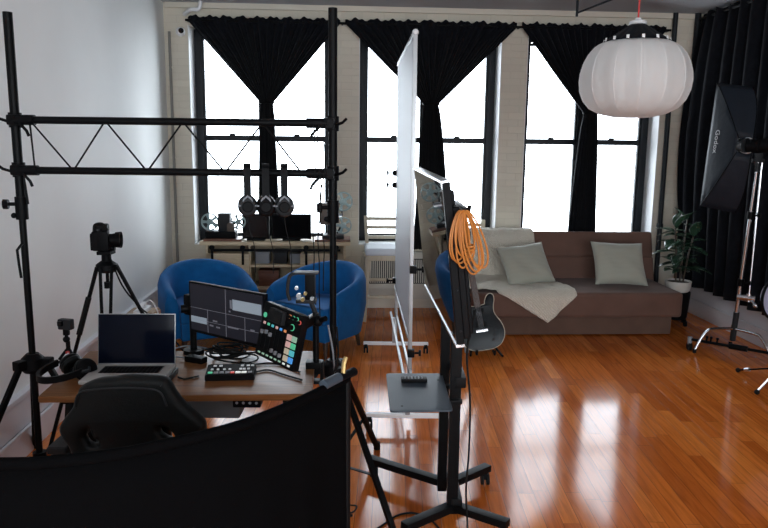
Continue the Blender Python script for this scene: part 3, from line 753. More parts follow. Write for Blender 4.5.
# ------------------------------------------------------------------ TV on a rolling cart
B1 = A(457, 348, 2.62); T1 = A(442, 181, 2.62); T2 = A(413.8, 167.5, 3.74); B2 = T2 + (B1 - T1)
tu = (T1 - T2).normalized(); tw = (T1 - B1).normalized(); tn = tw.cross(tu).normalized()   # faces -x
if tn.x > 0: tn = -tn
tn = tu.cross(tw).normalized()
if tn.x > 0: tn = -tn
t = thing('television', 'large television seen nearly edge on with dark reflecting screen', 'television', (B1 + B2) / 2)
wv = (T1 - T2).length; hv = (T1 - B1).length
def TP(a, b, d): return B2 + tu * (a * wv) + tw * (b * hv) - tn * d    # d metres behind the screen
def tvbox(mb, a0, a1, b0, b1, d0, d1, bev):
    c = (TP(a0, b0, d0) + TP(a1, b1, d1)) / 2
    R = Matrix((tu, tn, tw)).transposed()
    mb.box(c, ((a1 - a0) * wv, d1 - d0, (b1 - b0) * hv), R, bev, 3); return mb
tvbox(MB(), 0, 1, 0, 1, .002, .03, .004).build('housing', M['blackplastic'], t)
mb = MB(); mb.quadslab([TP(.012, .02, 0), TP(.988, .02, 0), TP(.988, .985, 0), TP(.012, .985, 0)], .003); mb.build('screen', M['tvglass'], t, smooth=False)
for b0_, b1_ in ((.985, 1.0), (0, .02)): tvbox(MB(), 0, 1, b0_, b1_, -.004, .03, .002).build('bezel', M['silver'], t)
mb = MB(); tvbox(mb, .03, .985, .04, .84, .03, .06, .012); tvbox(mb, .1, .97, .06, .72, .055, .074, .012); tvbox(mb, 0.2, .95, .84, .93, .03, .05, .01); mb.build('back_cover', M['blackplastic'], t)
mb = MB()
for (a, b) in ((.93, .35), (.93, .1), (.93, .6)):
    p = TP(1.0, b, .02); mb.ball(p, .005, seg=8)
mb.build('screw', M['darkgrey'], t)
mb = MB(); q = TP(1.0, .80, .075); mb.tube([q + V((-.02, .06, .0)), q + V((.005, .02, 0)), q + V((.01, -.02, .005)), q + V((.012, -.03, .03))], .008); mb.build('cable_hook', M['blackmetal'], t)

cx1, cy1 = .365, 3.30
vf = Zp(454, 506, .09); vr = Zp(453, 484, .09)
vf.x = vr.x = .335
t = thing('tv_cart', 'black rolling television cart with V-shaped feet on casters', 'stand', V((.36, (vf.y + vr.y) / 2, 0)))
def up_col(v, w, h, ztop, nm):
    return MB().box((v.x, v.y, (.06 + ztop) / 2), (w, h, ztop - .06), None, .006).build(nm, M['blackmetal'], t)
ztv = .5 * (T1.z + B1.z)
up_col(vf + V((-.005, 0, 0)), .05, .045, ztv + .12, 'column'); up_col(vr + V((-.035, 0, 0)), .045, .045, ztv + .12, 'column')
for z in (.115, ztv + .06, .70): MB().box((.35, (vf.y + vr.y) / 2, z), (.05, vr.y - vf.y + .06, .05), None, .006).build('cross_link', M['blackmetal'], t)
for v, ends in ((vf, ((508, 524), (404, 527))), (vr, ((369, 459), (488, 467)))):
    for e in ends:
        q = Zp(e[0], e[1], .09)
        f = MB().bar(v, q, .048, .036, .005).build('foot', M['blackmetal'], t)
        qq = v.lerp(q, .93)
        mb = MB(); mb.cyl(qq + V((0, 0, -.02)), qq + V((0, 0, -.035)), .014); mb.box(qq + V((0, .004, -.045)), (.03, .04, .03), None, .006); cs = mb.build('caster', M['blackplastic'], f)
        mb = MB()
        for s_ in (-1, 1): mb.cyl(V((qq.x + s_ * .008, qq.y, .03)), V((qq.x + s_ * .021, qq.y, .03)), .03, seg=20)
        mb.build('wheel', M['rubber'], cs)
# wall plate holding the TV
mb = MB()
ctr = TP(.5, .5, .09); mb.box(ctr + V((.035, 0, 0)), (.02, .40, .34), None, .004)
mb.bar(ctr + V((.05, 0, -.02)), V((.36, (vf.y + vr.y) / 2, ctr.z - .02)), .06, .08); mb.build('mount_plate', M['blackmetal'], t)
# tray
zt = .655
c4 = [Zp(386, 374, zt), Zp(442, 374, zt), Zp(453, 411, zt), Zp(390, 412, zt)]
inv = basis((0, 0, zt), (1, 0, 0), (0, 1, 0), (0, 0, 1))
def rounded(poly, r=.02, n=4):
    out = []
    k = len(poly)
    for i in range(k):
        p = V((*poly[i], 0)); a = (V((*poly[i - 1], 0)) - p).normalized(); b = (V((*poly[(i + 1) % k], 0)) - p).normalized()
        for j in range(n + 1):
            f = j / n; q = p + a * r * (1 - f) ** 2 + b * r * f ** 2; out.append((q.x, q.y))
    return out
MB().plate([rounded([(p.x, p.y) for p in c4])], .008, .002, inv).build('tray', M['tray'], t)
for f in (.3, .7):
    p = c4[2].lerp(c4[1], f); MB().bar(p + V((-.12, 0, -.012)), V((.35, p.y, zt - .012)), .03, .016).build('tray_bracket', M['blackmetal'], t)
for (u, v) in ((438, 380), (402, 406)): q = Zp(u, v, zt + .004); MB().cyl(q, q + V((0, 0, .0012)), .005, seg=10).build('tray_bolt', M['blackplastic'], t)
ra = Zp(401, 381, zt + .008); rb = Zp(427, 381, zt + .008)
t = thing('remote_control', 'black remote control lying on the grey cart tray', 'remote', (ra + rb) / 2 - V((0, 0, .004)))
mb = MB(); mb.bar(ra + V((0, 0, .007)), rb + V((0, 0, .007)), .045, .018, .005); mb.build('case', M['blackplastic'], t)
mb = MB()
for k in range(6):
    for j in (-1, 0, 1):
        q = ra.lerp(rb, .15 + k * .13) + V((0, j * .011, .0165)); mb.cyl(q, q + V((0, 0, .002)), .0035, seg=8)
mb.build('buttons', M['grey'], t)
# orange cable coil hung on the TV
hk = TP(1.0, .80, .075) + V((.012, -.028, .0))
mb = MB(); rnd = random.Random(3)
for k in range(9):
    ang = -.12 + k * .06; L = .19 + rnd.uniform(-.02, .045); wd = .022 + rnd.uniform(0, .012)
    c = hk + V((-.034 + .003 * k, -.004 * (k % 4), .012)); pts = []
    for q in range(40):
        th = 2 * pi * q / 40; lx = wd * sin(th) * (1 + .25 * (1 - cos(th))); lz = -L / 2 * (1 - cos(th))
        x = lx * cos(.5) + -lz * .18 * (k / 8) ; 
        pts.append(c + V((x + ang * -lz * .35, lx * sin(.5) * .5 - .012 * abs(sin(th)), lz)))
    mb.tube(pts, .0036, seg=6, closed=True)
mb.tube([hk + V((.004 + .014 * cos(q), -.012 + .016 * sin(q), -.14 + .002 * q)) for q in [x * .5 for x in range(30)]], .0042, seg=6)
tag(mb.build('cable_coil', M['orange'], None), 'coil of orange cable hanging on the back of the television', 'cable')
# power lead of the TV
pts = [TP(.96, .2, .09), A(467, 352, 2.75), A(470, 400, 2.78), A(469, 450, 2.85), A(466, 490, 2.9)]
pts += [Zp(467, 540, .008), Zp(455, 580, .008), Zp(430, 600, .008)]
tag(MB().tube(smoothpath(pts), .0045, seg=6).build('power_lead', M['rubber']), 'thin black power lead hanging from the television to the floor', 'cable')
pts = [Zp(u, v, .006) for u, v in ((366, 535), (380, 527), (396, 516), (412, 513), (428, 518), (440, 530), (444, 545))]
tag(MB().tube(smoothpath(pts), .005, seg=6).build('floor_cable', M['rubber']), 'black cable looping on floor in front of the television cart', 'cable')

# ------------------------------------------------------------------ rolling whiteboard, edge on
n0 = A(412.5, 200, 4.40).x; f0 = A(397.5, 200, 6.0).x
t = thing('rolling_whiteboard', 'tall white board on a silver wheeled frame seen edge on', 'whiteboard', V(((n0 + f0) / 2, 5.2, 0)))
def WB(y, z, dx=0): return V((n0 + (f0 - n0) * (y - 4.4) / 1.6 + dx, y, z))
def wbbox(mb, y0, y1, z0, z1, x0, x1, bev=0):
    a = WB(y0, 0, (x0 + x1) / 2); b = WB(y1, 0, (x0 + x1) / 2)
    mb.bar(V((a.x, a.y, (z0 + z1) / 2)), V((b.x, b.y, (z0 + z1) / 2)), x1 - x0, z1 - z0, bev); return mb
wbbox(MB(), 4.42, 5.98, .55, 2.395, -.014, .004).build('panel', M['board'], t, smooth=False)
mb = MB()
for y in (4.40, 5.985): mb.box(WB(y, 1.252), (.026, .028, 2.32), None, .004)
for z in (2.40, .545): wbbox(mb, 4.40, 6.0, z - .012, z + .012, -.02, .012, .003)
mb.build('panel_frame', M['alu'], t)
mb = MB(); mb.ball(WB(4.4, 2.415), .02, seg=12); mb.build('corner_cap', M['white'], t)
for dx in (-.045, .0):
    wbbox(MB(), 4.2, 6.0, .305, .33, dx - .008, dx + .008, .003).build('lower_rail', M['alu'], t)
for y in (4.22, 5.85):
    b = MB().bar(WB(y, .085, -.28), WB(y, .085, .27), .03, .026, .004).build('foot_bar', M['white'], t)
    MB().box(WB(y, .2, -.022), (.03, .03, .22), None, .003).build('foot_post', M['alu'], t)
    for dx in (-.26, .25):
        c = MB().box(WB(y, .062, dx), (.03, .04, .035), None, .006).build('caster', M['blackplastic'], b)
        mb = MB()
        for s_ in (-1, 1): mb.cyl(WB(y, .028, dx + s_ * .006), WB(y, .028, dx + s_ * .02), .028, seg=18)
        mb.build('wheel', M['rubber'], c)
for y, z, dx in ((4.40, .98, .02), (5.98, 1.42, -.035), (5.98, 1.52, -.035), (4.385, .44, 0.01), (5.9, .62, -.03)):
    mb = MB(); mb.box(WB(y, z, dx * .6), (.045, .05, .05), None, .008); mb.cyl(WB(y, z, dx), WB(y, z, dx + (.05 if dx > 0 else -.05)), .008, seg=8); mb.cyl(WB(y, z, dx + (.045 if dx > 0 else -.045)), WB(y, z, dx + (.06 if dx > 0 else -.06)), .02, seg=10); mb.build('clamp_knob', M['blackplastic'], t)

# ------------------------------------------------------------------ blue tub chairs
def tub(cx, cy, th, label):
    t = thing('tub_armchair', label, 'armchair', (cx, cy, 0), th, 'blue tub chairs')
    mw = wm(t)
    R = .375; arm = .26; tk = .105
    pts = []
    for k in range(8): pts.append((V((R, -arm + arm * k / 8, 0)), V((1, 0, 0)), k / 8 * .3))
    for k in range(33):
        a = pi * k / 32; pts.append((V((R * cos(a), R * sin(a) * .92, 0)), V((cos(a), sin(a), 0)), .3 + .4 * sin(a) if True else 0))
    for k in range(1, 9): pts.append((V((-R, -arm * k / 8, 0)), V((-1, 0, 0)), .3 * (1 - k / 8)))
    n = len(pts); 
    def fn(i, j):
        p, nr, f = pts[i]
        q = i / (n - 1); s = sin(pi * q)
        h = .56 + .16 * s ** 1.6
        cs = [(-tk, .16), (-tk, h - .09), (-tk * .9, h - .035), (-tk * .62, h - .006), (-tk * .35, h), (-.018, h - .02), (0, h - .07), (.012, h * .6), (-.02, .16)]
        o_, z = cs[j]; flare = .03 * (z / h)
        e = min(i, n - 1 - i); shrink = 1 - (0.0 if e > 2 else (.10, .04, .01)[e])
        return mw @ (V((p.x, p.y, 0)) + nr * (o_ + flare) + V((0, 0, .16 + (z - .16) * shrink)))
    mb = MB(); vs = mb.grid(n, 9, fn, cv=True)
    mb.bm.faces.new(vs[0]); mb.bm.faces.new(vs[-1][::-1])
    mb.build('shell', M['blue'], t, ang=60)
    sh = [(R - .085, -.31), (R - .085, 0)] + [((R - .085) * cos(pi * k / 16), (R - .085) * .9 * sin(pi * k / 16)) for k in range(1, 16)] + [(-(R - .085), 0), (-(R - .085), -.31)]
    MB().plate([rounded(sh, .012, 2)], .15, .035, mw @ Matrix.Translation((0, 0, .35))).build('seat_cushion', M['blue'], t, ang=50)
    MB().plate([rounded([(x * .98, y * .97) for x, y in sh], .012, 2)], .15, .015, mw @ Matrix.Translation((0, 0, .215))).build('seat_base', M['blue'], t, ang=50)
    for sx, sy in ((-.25, -.25), (.25, -.25), (-.22, .22), (.22, .22)):
        MB().cyl(mw @ V((sx * 1.08, sy * 1.08, 0)), mw @ V((sx, sy, .16)), .014, .024, seg=12).build('leg', M['darkwood'], t)
tub(-1.535, 6.02, radians(28), 'left blue velvet tub chair beside the white wall')
tub(-.545, 6.02, radians(-34), 'right blue velvet tub chair behind the black truss post')

# ------------------------------------------------------------------ console with barn doors
CX0, CX1, CY0, CY1 = -1.40, .085, 7.03, 7.44
t = thing('console_cabinet', 'washed wood barn-door console under the left window', 'cabinet', W((CX0 + CX1) / 2, 7.25, 0), ROT)
rbox(MB(), CX0, CX1, CY0 - .02, CY1, .755, .79, .004).build('top', M['pine'], t)
mb = MB()
for x in (CX0 + .05, CX0 + .47, CX1 - .49, CX1 - .07): rbox(mb, x, x + .022, CY0 + .03, CY1 - .01, .06, .755)
rbox(mb, CX0 + .05, CX1 - .048, CY1 - .03, CY1 - .01, .06, .755); rbox(mb, CX0 + .05, CX1 - .048, CY0 + .03, CY1 - .01, .06, .09); mb.build('carcass', M['pine'], t, smooth=False)
for z in (.30, .53): rbox(MB(), CX0 + .492, CX1 - .49, CY0 + .03, CY1 - .03, z, z + .025).build('shelf', M['pine'], t)
for x in (CX0 + .05, CX1 - .11):
    for y in (CY0 + .03, CY1 - .07): rbox(MB(), x, x + .06, y, y + .06, 0, .06).build('foot', M['pine'], t)
rbox(MB(), CX0 + .12, CX1 - .1, CY0 - .01, CY0 + .0, .695, .72, .002).build('door_rail', M['blackmetal'], t)
for x0, x1 in ((CX0 + .06, CX0 + .48), (CX1 - .50, CX1 - .08)):
    mb = MB(); rbox(mb, x0, x1, CY0 + .005, CY0 + .025, .09, .675)
    for a, b in ((x0, x0 + .06), (x1 - .06, x1)): rbox(mb, a, b, CY0 - .008, CY0 + .01, .09, .675)
    for z in (.09, .36, .615): rbox(mb, x0, x1, CY0 - .008, CY0 + .01, z, z + .06)
    mb.bar(W(x0 + .05, CY0, .15), W(x1 - .05, CY0, .36), .016, .05, 0, upv=(0, 1, 0))
    d = mb.build('barn_door', M['pine'], t, smooth=False)
    for x in (x0 + .06, x1 - .06):
        mb = MB(); rbox(mb, x - .012, x + .012, CY0 - .018, CY0 - .01, .56, .73, .002); mb.cyl(W(x, CY0 - .03, .735), W(x, CY0 - .005, .735), .025, seg=16); mb.build('hanger', M['blackmetal'], d)
for x, z, w, h, mm_, lb in ((-.80, .556, .14, .12, 'grey', 'pale grey box on the upper console shelf at left'), (-.45, .556, .15, .10, 'grey', 'pale grey box on the upper console shelf at right'), (-.62, .556, .13, .13, 'darkgrey', 'dark box between two grey ones on console shelf'), (-.74, .325, .2, .16, 'redwood', 'dark brown box on the lower console shelf')):
    b = thing('storage_box', lb, 'box', W(x, 7.2, z), ROT)
    rbox(MB(), x - w / 2, x + w / 2, 7.12, 7.3, z, z + h * .8, .005).build('box_body', M[mm_], b)
    rbox(MB(), x - w / 2 - .003, x + w / 2 + .003, 7.117, 7.303, z + h * .8, z + h, .005).build('lid', M[mm_], b)

# two dark screens on the console
for x, w, lb in ((-.865, .27, 'black display on console nearest the left film projector'), (-.51, .40, 'wider black display on console nearest the right film projector')):
    zz = .79; h = .265
    d = thing('display', lb, 'monitor', W(x, 7.2, zz), ROT, 'console displays')
    rbox(MB(), x - w / 2, x + w / 2, 7.16, 7.19, zz + .012, zz + h, .006).build('housing', M['blackplastic'], d)
    rbox(MB(), x - w / 2 + .012, x + w / 2 - .012, 7.155, 7.161, zz + .03, zz + h - .012).build('screen', M['gloss'], d)
    mb = MB(); rbox(mb, x - .09, x + .09, 7.11, 7.27, zz, zz + .012, .004); rbox(mb, x - .03, x + .03, 7.19, 7.21, zz + .01, zz + .15); mb.build('stand', M['blackplastic'], d)

# film projectors on boards
def reel(c, ax_, r, par, sc=1):
    x, y = frame_of(ax_); mm = Matrix((x, y, ax_.normalized())).transposed().to_4x4(); mm.translation = c
    outer = [(r * cos(2 * pi * k / 40), r * sin(2 * pi * k / 40)) for k in range(40)]
    holes = []
    for h in range(5):
        a0 = 2 * pi * h / 5
        hole = []
        for k in range(7): a = a0 - .42 + .84 * k / 6; hole.append((r * .84 * cos(a), r * .84 * sin(a)))
        for k in range(7): a = a0 + .30 - .60 * k / 6; hole.append((r * .36 * cos(a), r * .36 * sin(a)))
        holes.append(hole)
    mb = MB()
    for z in (-.008, .008): mb.plate([outer] + holes, .002, .0004, mm @ Matrix.Translation((0, 0, z)))
    mb.cyl(mm @ V((0, 0, -.012)), mm @ V((0, 0, .014)), r * .2)
    return mb.build('film_reel', M['reel'], par)
rbox(MB(), -1.41 + .03, -1.0, 7.06, 7.3, .79, .812, .003)
o = rbox(MB(), -1.37, -1.0, 7.05, 7.30, .79, .812, .003).build('board', M['redwood']); tag(o, 'red-brown board under the left film projector on console', 'board')
t = thing('film_projector', 'old film projector with two side reels, at left on console', 'projector', W(-1.2, 7.18, .812), ROT)
mb = MB(); rbox(mb, -1.36, -1.06, 7.1, 7.27, .812, .885, .012); mb.build('base', M['blackplastic'], t)
mb = MB(); rbox(mb, -1.235, -1.115, 7.12, 7.25, .885, 1.06, .012); mb.build('lamp_house', M['darkgrey'], t)
mb = MB(); rbox(mb, -1.14, -1.07, 7.08, 7.14, .885, .95, .01); mb.cyl(W(-1.10, 7.09, .95), W(-1.10, 7.03, .95), .03); mb.build('lens_block', M['brown'], t)
mb = MB(); mb.bar(W(-1.24, 7.17, .93), W(-1.31, 7.17, .98), .02, .02); mb.bar(W(-1.12, 7.17, .93), W(-1.035, 7.17, .98), .02, .02); mb.build('reel_arm', M['blackmetal'], t)
reel(W(-1.315, 7.14, .975), RM.to_3x3() @ V((0, -1, 0)), .088, t); reel(W(-1.035, 7.14, .975), RM.to_3x3() @ V((0, -1, 0)), .075, t)
o = rbox(MB(), -.27, .085, 7.04, 7.32, .79, .812, .003).build('board', M['redwood']); tag(o, 'red-brown board under the right film projector on console', 'board')
t = thing('film_projector', 'brown film projector with stacked upright reels, at right on console', 'projector', W(-.1, 7.18, .812), ROT)
mb = MB(); rbox(mb, -.2, .02, 7.1, 7.27, .812, .85, .01); mb.cyl(W(-.12, 7.18, .85), W(-.12, 7.18, .96), .03); mb.build('base', M['darkgrey'], t)
mb = MB(); rbox(mb, -.22, -.08, 7.12, 7.25, .95, 1.17, .02); mb.build('body', M['brown'], t)
mb = MB(); mb.cyl(W(-.08, 7.18, 1.03), W(.0, 7.18, 1.03), .035); mb.build('lens', M['silver'], t)
mb = MB(); mb.bar(W(-.08, 7.19, 1.12), W(.0, 7.19, 1.2), .02, .02); mb.bar(W(-.05, 7.19, .86), W(.0, 7.19, .95), .02, .02); mb.bar(W(.0, 7.19, .95), W(.0, 7.19, 1.2), .016, .016); mb.build('reel_arm', M['blackmetal'], t)
reel(W(.01, 7.15, 1.185), RM.to_3x3() @ V((0, -1, 0)), .098, t); reel(W(.01, 7.15, .945), RM.to_3x3() @ V((0, -1, 0)), .088, t)

# radiator cover below the middle window
t = thing('radiator_cover', 'cream slatted radiator cover on the wall below middle window', 'radiator', W(.92, 7.49, .1), ROT)
rbox(MB(), .24, 1.6, 7.43, YW, .12, .60, .004).build('cabinet', M['vent'], t)
rbox(MB(), .27, 1.57, 7.426, 7.431, .29, .56).build('gap_shade', M['darkgrey'], t, smooth=False)  # dark sheet standing in for shade in the gaps between slats
mb = MB()
for k in range(58): x = .28 + k * .0222; rbox(mb, x, x + .011, 7.418, 7.432, .30, .55)
mb.build('slats', M['vent'], t, smooth=False)
rbox(MB(), .22, 1.62, 7.41, YW, .60, .625, .004).build('top_board', M['vent'], t)

# bar stools
def stool(cx, cy, rz, label):
    t = thing('bar_stool', label, 'stool', W(cx, cy, 0), ROT + rz, 'pale wooden bar stools'); mw = wm(t)
    hw, hd = .20, .19
    for sx in (-1, 1):
        MB().bar(mw @ V((sx * (hw + .03), -hd - .03, 0)), mw @ V((sx * (hw - .02), -hd + .02, .66)), .036, .036, .005, upv=(0, 1, 0)).build('leg', M['paleoak'], t)
        mb = MB(); mb.bar(mw @ V((sx * (hw + .02), hd + .03, 0)), mw @ V((sx * (hw - .01), hd, .66)), .036, .036, .005, upv=(0, 1, 0)); mb.bar(mw @ V((sx * (hw - .01), hd, .65)), mw @ V((sx * (hw + .01), hd + .07, 1.02)), .034, .034, .005, upv=(0, 1, 0)); mb.build('rear_leg', M['paleoak'], t)
    mb = MB(); mb.box((0, 0, .645), (2 * hw + .03, 2 * hd + .03, .06), None, .006); bmesh.ops.transform(mb.bm, matrix=mw, verts=mb.bm.verts); mb.build('seat_frame', M['paleoak'], t)
    mb = MB(); mb.box((0, -.01, .705), (2 * hw + .05, 2 * hd + .05, .075), None, .03, 4); bmesh.ops.transform(mb.bm, matrix=mw, verts=mb.bm.verts); mb.build('seat_pad', M['cushion'], t, ang=60)
    for z, y in ((.80, .03), (.90, .05), (.99, .067)):
        mb = MB(); mb.box((0, hd + y, z), (2 * hw + .0, .02, .036), None, .005); bmesh.ops.transform(mb.bm, matrix=mw, verts=mb.bm.verts); mb.build('back_slat', M['paleoak'], t)
    for z, y0 in ((.25, -hd - .015), (.35, hd + .015)):
        mb = MB(); mb.box((0, y0, z), (2 * hw, .022, .034), None, .005); bmesh.ops.transform(mb.bm, matrix=mw, verts=mb.bm.verts); mb.build('stretcher', M['paleoak'], t)
    for sx in (-1, 1):
        mb = MB(); mb.box((sx * hw, 0, .3), (.022, 2 * hd, .034), None, .005); bmesh.ops.transform(mb.bm, matrix=mw, verts=mb.bm.verts); mb.build('stretcher', M['paleoak'], t)
stool(.455, 7.14, 0, 'pale wooden bar stool standing just left of the whiteboard')
t = thing('wooden_rack', 'pale wooden rack standing on the middle window sill behind television', 'rack', W(1.37, 7.66, SILL + .012), ROT)
for x in (1.19, 1.54): rbox(MB(), x - .022, x + .022, 7.64, 7.68, SILL + .012, .955, .004).build('post', M['paleoak'], t)
for z in (.90, .80): rbox(MB(), 1.19, 1.54, 7.65, 7.67, z - .018, z + .018, .004).build('rail', M['paleoak'], t)

# ------------------------------------------------------------------ truss rig
YT = 3.45
lt, lbm = A(5, 12, YT), A(38, 380, YT); rtp, rbm = A(333.6, 8, YT), A(332.3, 360, YT)
LX = lbm.x; RX = (rtp.x + rbm.x) / 2
LX = A(24, 240, YT).x
t = thing('truss_rig', 'black lighting truss with two upright posts framing the desk', 'truss', ((LX + RX) / 2, YT, 0))
def post(x, ztop, coll, feet, off=0):
    pz = V((x, YT, 0)); cz0 = A(20, 207, YT).z
    MB().cyl(pz + V((0, 0, .04)), pz + V((0, 0, cz0 + .02)), .0165).build('lower_pole', M['blackmetal'], t)
    MB().cyl(pz + V((0, 0, cz0 - .03)), pz + V((0, 0, ztop)), .0215).build('upper_pole', M['blackmetal'], t)
    cz = A(20, 207, YT).z; mb = MB(); mb.cyl(pz + V((0, 0, cz - .06)), pz + V((0, 0, cz + .05)), .029); mb.cyl(pz + V((0, 0, cz + .015)), pz + V((-.06, -.02, cz + .015)), .009); mb.cyl(pz + V((-.052, -.02, cz + .015)), pz + V((-.075, -.025, cz + .015)), .024, seg=9); mb.ball(pz + V((-.03, -.02, cz - .04)), .014, seg=8); mb.build('height_clamp', M['blackplastic'], t)
    mb = MB(); mb.lathe([(0, coll + .035), (.03, coll + .035), (.055, coll + .01), (.06, coll - .04), (.045, coll - .06), (0, coll - .06)], 20, Matrix.Translation(pz)); mb.build('leg_collar', M['blackplastic'], t)
    mb = MB(); mb.lathe([(0, .10), (.032, .10), (.034, .17), (0, .17)], 18, Matrix.Translation(pz)); mb.build('brace_collar', M['blackplastic'], t)
    for f in feet:
        d = (f - pz); d.z = 0; d.normalize()
        h = pz + d * .07 + V((0, 0, coll - .01))
        MB().box(pz + d * .075 + V((0, 0, coll - .01)), (.05, .05, .05), Matrix.Rotation(atan2(d.y, d.x), 3, 'Z'), .01).build('leg_hinge', M['blackplastic'], t)
        lg = MB().bar(h, f, .026, .026, .006).build('leg', M['blackmetal'], t)
        MB().cyl(f + V((0, 0, -.012)), f + V((0, 0, .03)), .019, seg=12).build('rubber_foot', M['rubber'], lg)
        mid = h.lerp(f, .62); MB().bar(pz + d * .03 + V((0, 0, .135)), mid, .018, .006, .001).build('brace', M['blackmetal'], t)
zL = A(36, 360, YT).z; zR = A(340, 366, YT).z
post(LX, lt.z, zL, [V((LX - .24, YT + .42, .014)), V((LX - .20, YT - .42, .014)), V((LX + .42, YT - .02, .014))])
bf = Zp(377, 447, .014); post(RX, rtp.z, zR, [bf, V((.08, 2.86, .014)), V((RX - .46, YT - .06, .014))])
za, zb = A(180, 122, YT).z, A(180, 171.5, YT).z
for z in (za, zb):
    MB().cyl(V((LX + .02, YT - .055, z)), V((RX - .02, YT - .055, z)), .0175).build('chord', M['blackmetal'], t)
for x, sg in ((LX, 1), (RX, -1)):
    for z in (za, zb):
        mb = MB(); mb.cyl(V((x, YT, z - .035)), V((x, YT, z + .035)), .03); mb.cyl(V((x + sg * .03, YT - .055, z)), V((x + sg * .12, YT - .055, z)), .024)
        mb.box((x + sg * .02, YT - .04, z), (.06, .06, .05), None, .012); mb.tube([V((x - sg * .01, YT - .03, z - .01)), V((x - sg * .05, YT - .05, z + .005)), V((x - sg * .068, YT - .06, z + .022))], .007); mb.tube([V((x + sg * .05, YT - .07, z - .01)), V((x + sg * .09, YT - .08, z - .05)), V((x + sg * .10, YT - .08, z - .075))], .007)
        mb.build('chord_clamp', M['blackplastic'], t)
nx = [A(u, 147, YT).x for u in (37, 77, 111, 150, 187, 227, 265, 303)]
x0 = nx[0]
MB().cyl(V((x0, YT - .055, za)), V((x0 + .01, YT - .055, zb)), .0045, seg=8).build('lattice_rod', M['blackmetal'], t)
for k in range(len(nx) - 1):
    a, b = (za, zb) if k % 2 == 0 else (zb, za)
    MB().cyl(V((nx[k], YT - .055, a)), V((nx[k + 1], YT - .055, b)), .0045, seg=8).build('lattice_rod', M['blackmetal'], t)
p = V((A(31, 178, YT).x, YT - .07, zb - .03)); MB().tube([p, p + V((.005, 0, -.05)), p + V((.012, 0, -.13))], .006).build('strap', M['blackplastic'], t)
p = V((A(17, 248, YT - .1).x, YT - .1, A(17, 247, YT).z)); MB().tube([V((LX, YT - .02, p.z + .02)), p, p + V((.004, 0, -.07)), p + V((.01, 0, -.135))], .0065).build('strap', M['blackplastic'], t)
# thin leads hanging off the right end of the truss
for k, (dx, zz) in enumerate(((-.085, .98), (-.06, .9), (-.045, 1.05))):
    rr_ = random.Random(k); pts = [V((RX + dx, YT - .085, za - .01))] + [V((RX + dx + rr_.uniform(-.012, .012), YT - .08, za - (za - zz) * q / 7)) for q in range(1, 8)]
    tag(MB().tube(smoothpath(pts), .0028, seg=5).build('hanging_lead', M['rubber']), 'thin leads dangling beside the right truss post', 'cable', 'leads beside the truss post')

# headphones on the lower chord
def headphones(u, label, yaw, mm_='darkgrey'):
    c = V((A(u, 172, YT - .055).x, YT - .055, zb)); top = .0175
    t = thing('headphones', label, 'headphones', c + V((0, 0, -.2)), 0, 'headphones hung on the truss')
    R = Matrix.Translation(c) @ Matrix.Rotation(yaw, 4, 'Z')
    # band is an inverted U across the chord: arms drop in front of and behind it
    pts = []
    for k in range(25):
        a = pi * k / 24; pts.append(V((0, cos(a) * .075, top + .004 + sin(a) * .018 - .0)))
    pts = [V((0, .078, -.11))] + [V((0, .077, -.06))] + pts + [V((0, -.077, -.06)), V((0, -.078, -.11))]
    mb = MB()
    def fn(i, j):
        p = pts[i]; q = pts[min(i + 1, len(pts) - 1)] - pts[max(0, i - 1)]; n = V((0, -q.z, q.y)).normalized()
        w = .017; th = .006; cs = ((-w, -th), (w, -th), (w, th), (-w, th))[j]
        return R @ (p + V((cs[0], 0, 0)) + n * cs[1])
    vs = mb.grid(len(pts), 4, fn, cv=True); mb.bm.faces.new(vs[0]); mb.bm.faces.new(vs[-1]); mb.build('headband', M['blackplastic'], t, ang=50)
    for s_ in (-1, 1):
        mb = MB(); mb.tube([R @ V((x_, s_ * .08, -.105 - abs(x_) * .9 if abs(x_) < .03 else -.15)) for x_ in (-.042, -.03, -.015, 0, .015, .03, .042)], .006); mb.build('yoke', M['grey'], t)
        mb = MB(); mm2 = R @ Matrix.Translation((0, s_ * .062, -.155)) @ Matrix.Rotation(-s_ * pi / 2, 4, 'X')
        mb.lathe([(0, .028), (.02, .028), (.036, .022), (.044, .008), (.044, -.004), (.03, -.008), (0, -.008)], 26, mm2 @ Matrix.Diagonal((1, 1.08, 1, 1))); cup = mb.build('ear_cup', M[mm_], t)
        mb = MB(); mb.lathe([(0, .0285), (.022, .0285), (.026, .027), (.022, .0315), (0, .0315)], 24, mm2); mb.build('cup_plate', M['blackplastic'], cup)
        mb = MB(); mb.lathe([(.044, -.004), (.047, -.012), (.044, -.026), (.03, -.028), (.022, -.012), (.03, -.006)], 26, mm2); mb.build('ear_pad', M['leather'], cup)
    mb = MB(); mb.tube(smoothpath([R @ V((0, -.062, -.2)), R @ V((.006, -.065, -.26)), R @ V((.028, -.05, -.36)), R @ V((.03, -.03, -.48))]), .0022, seg=5); mb.build('lead', M['rubber'], t)
headphones(247, 'left black headphones of three hanging on the truss bar', .20)
headphones(265.5, 'middle black headphones of three hanging on the truss bar', .165, 'blackplastic')
headphones(284, 'right black headphones of three hanging on the truss bar', .145)

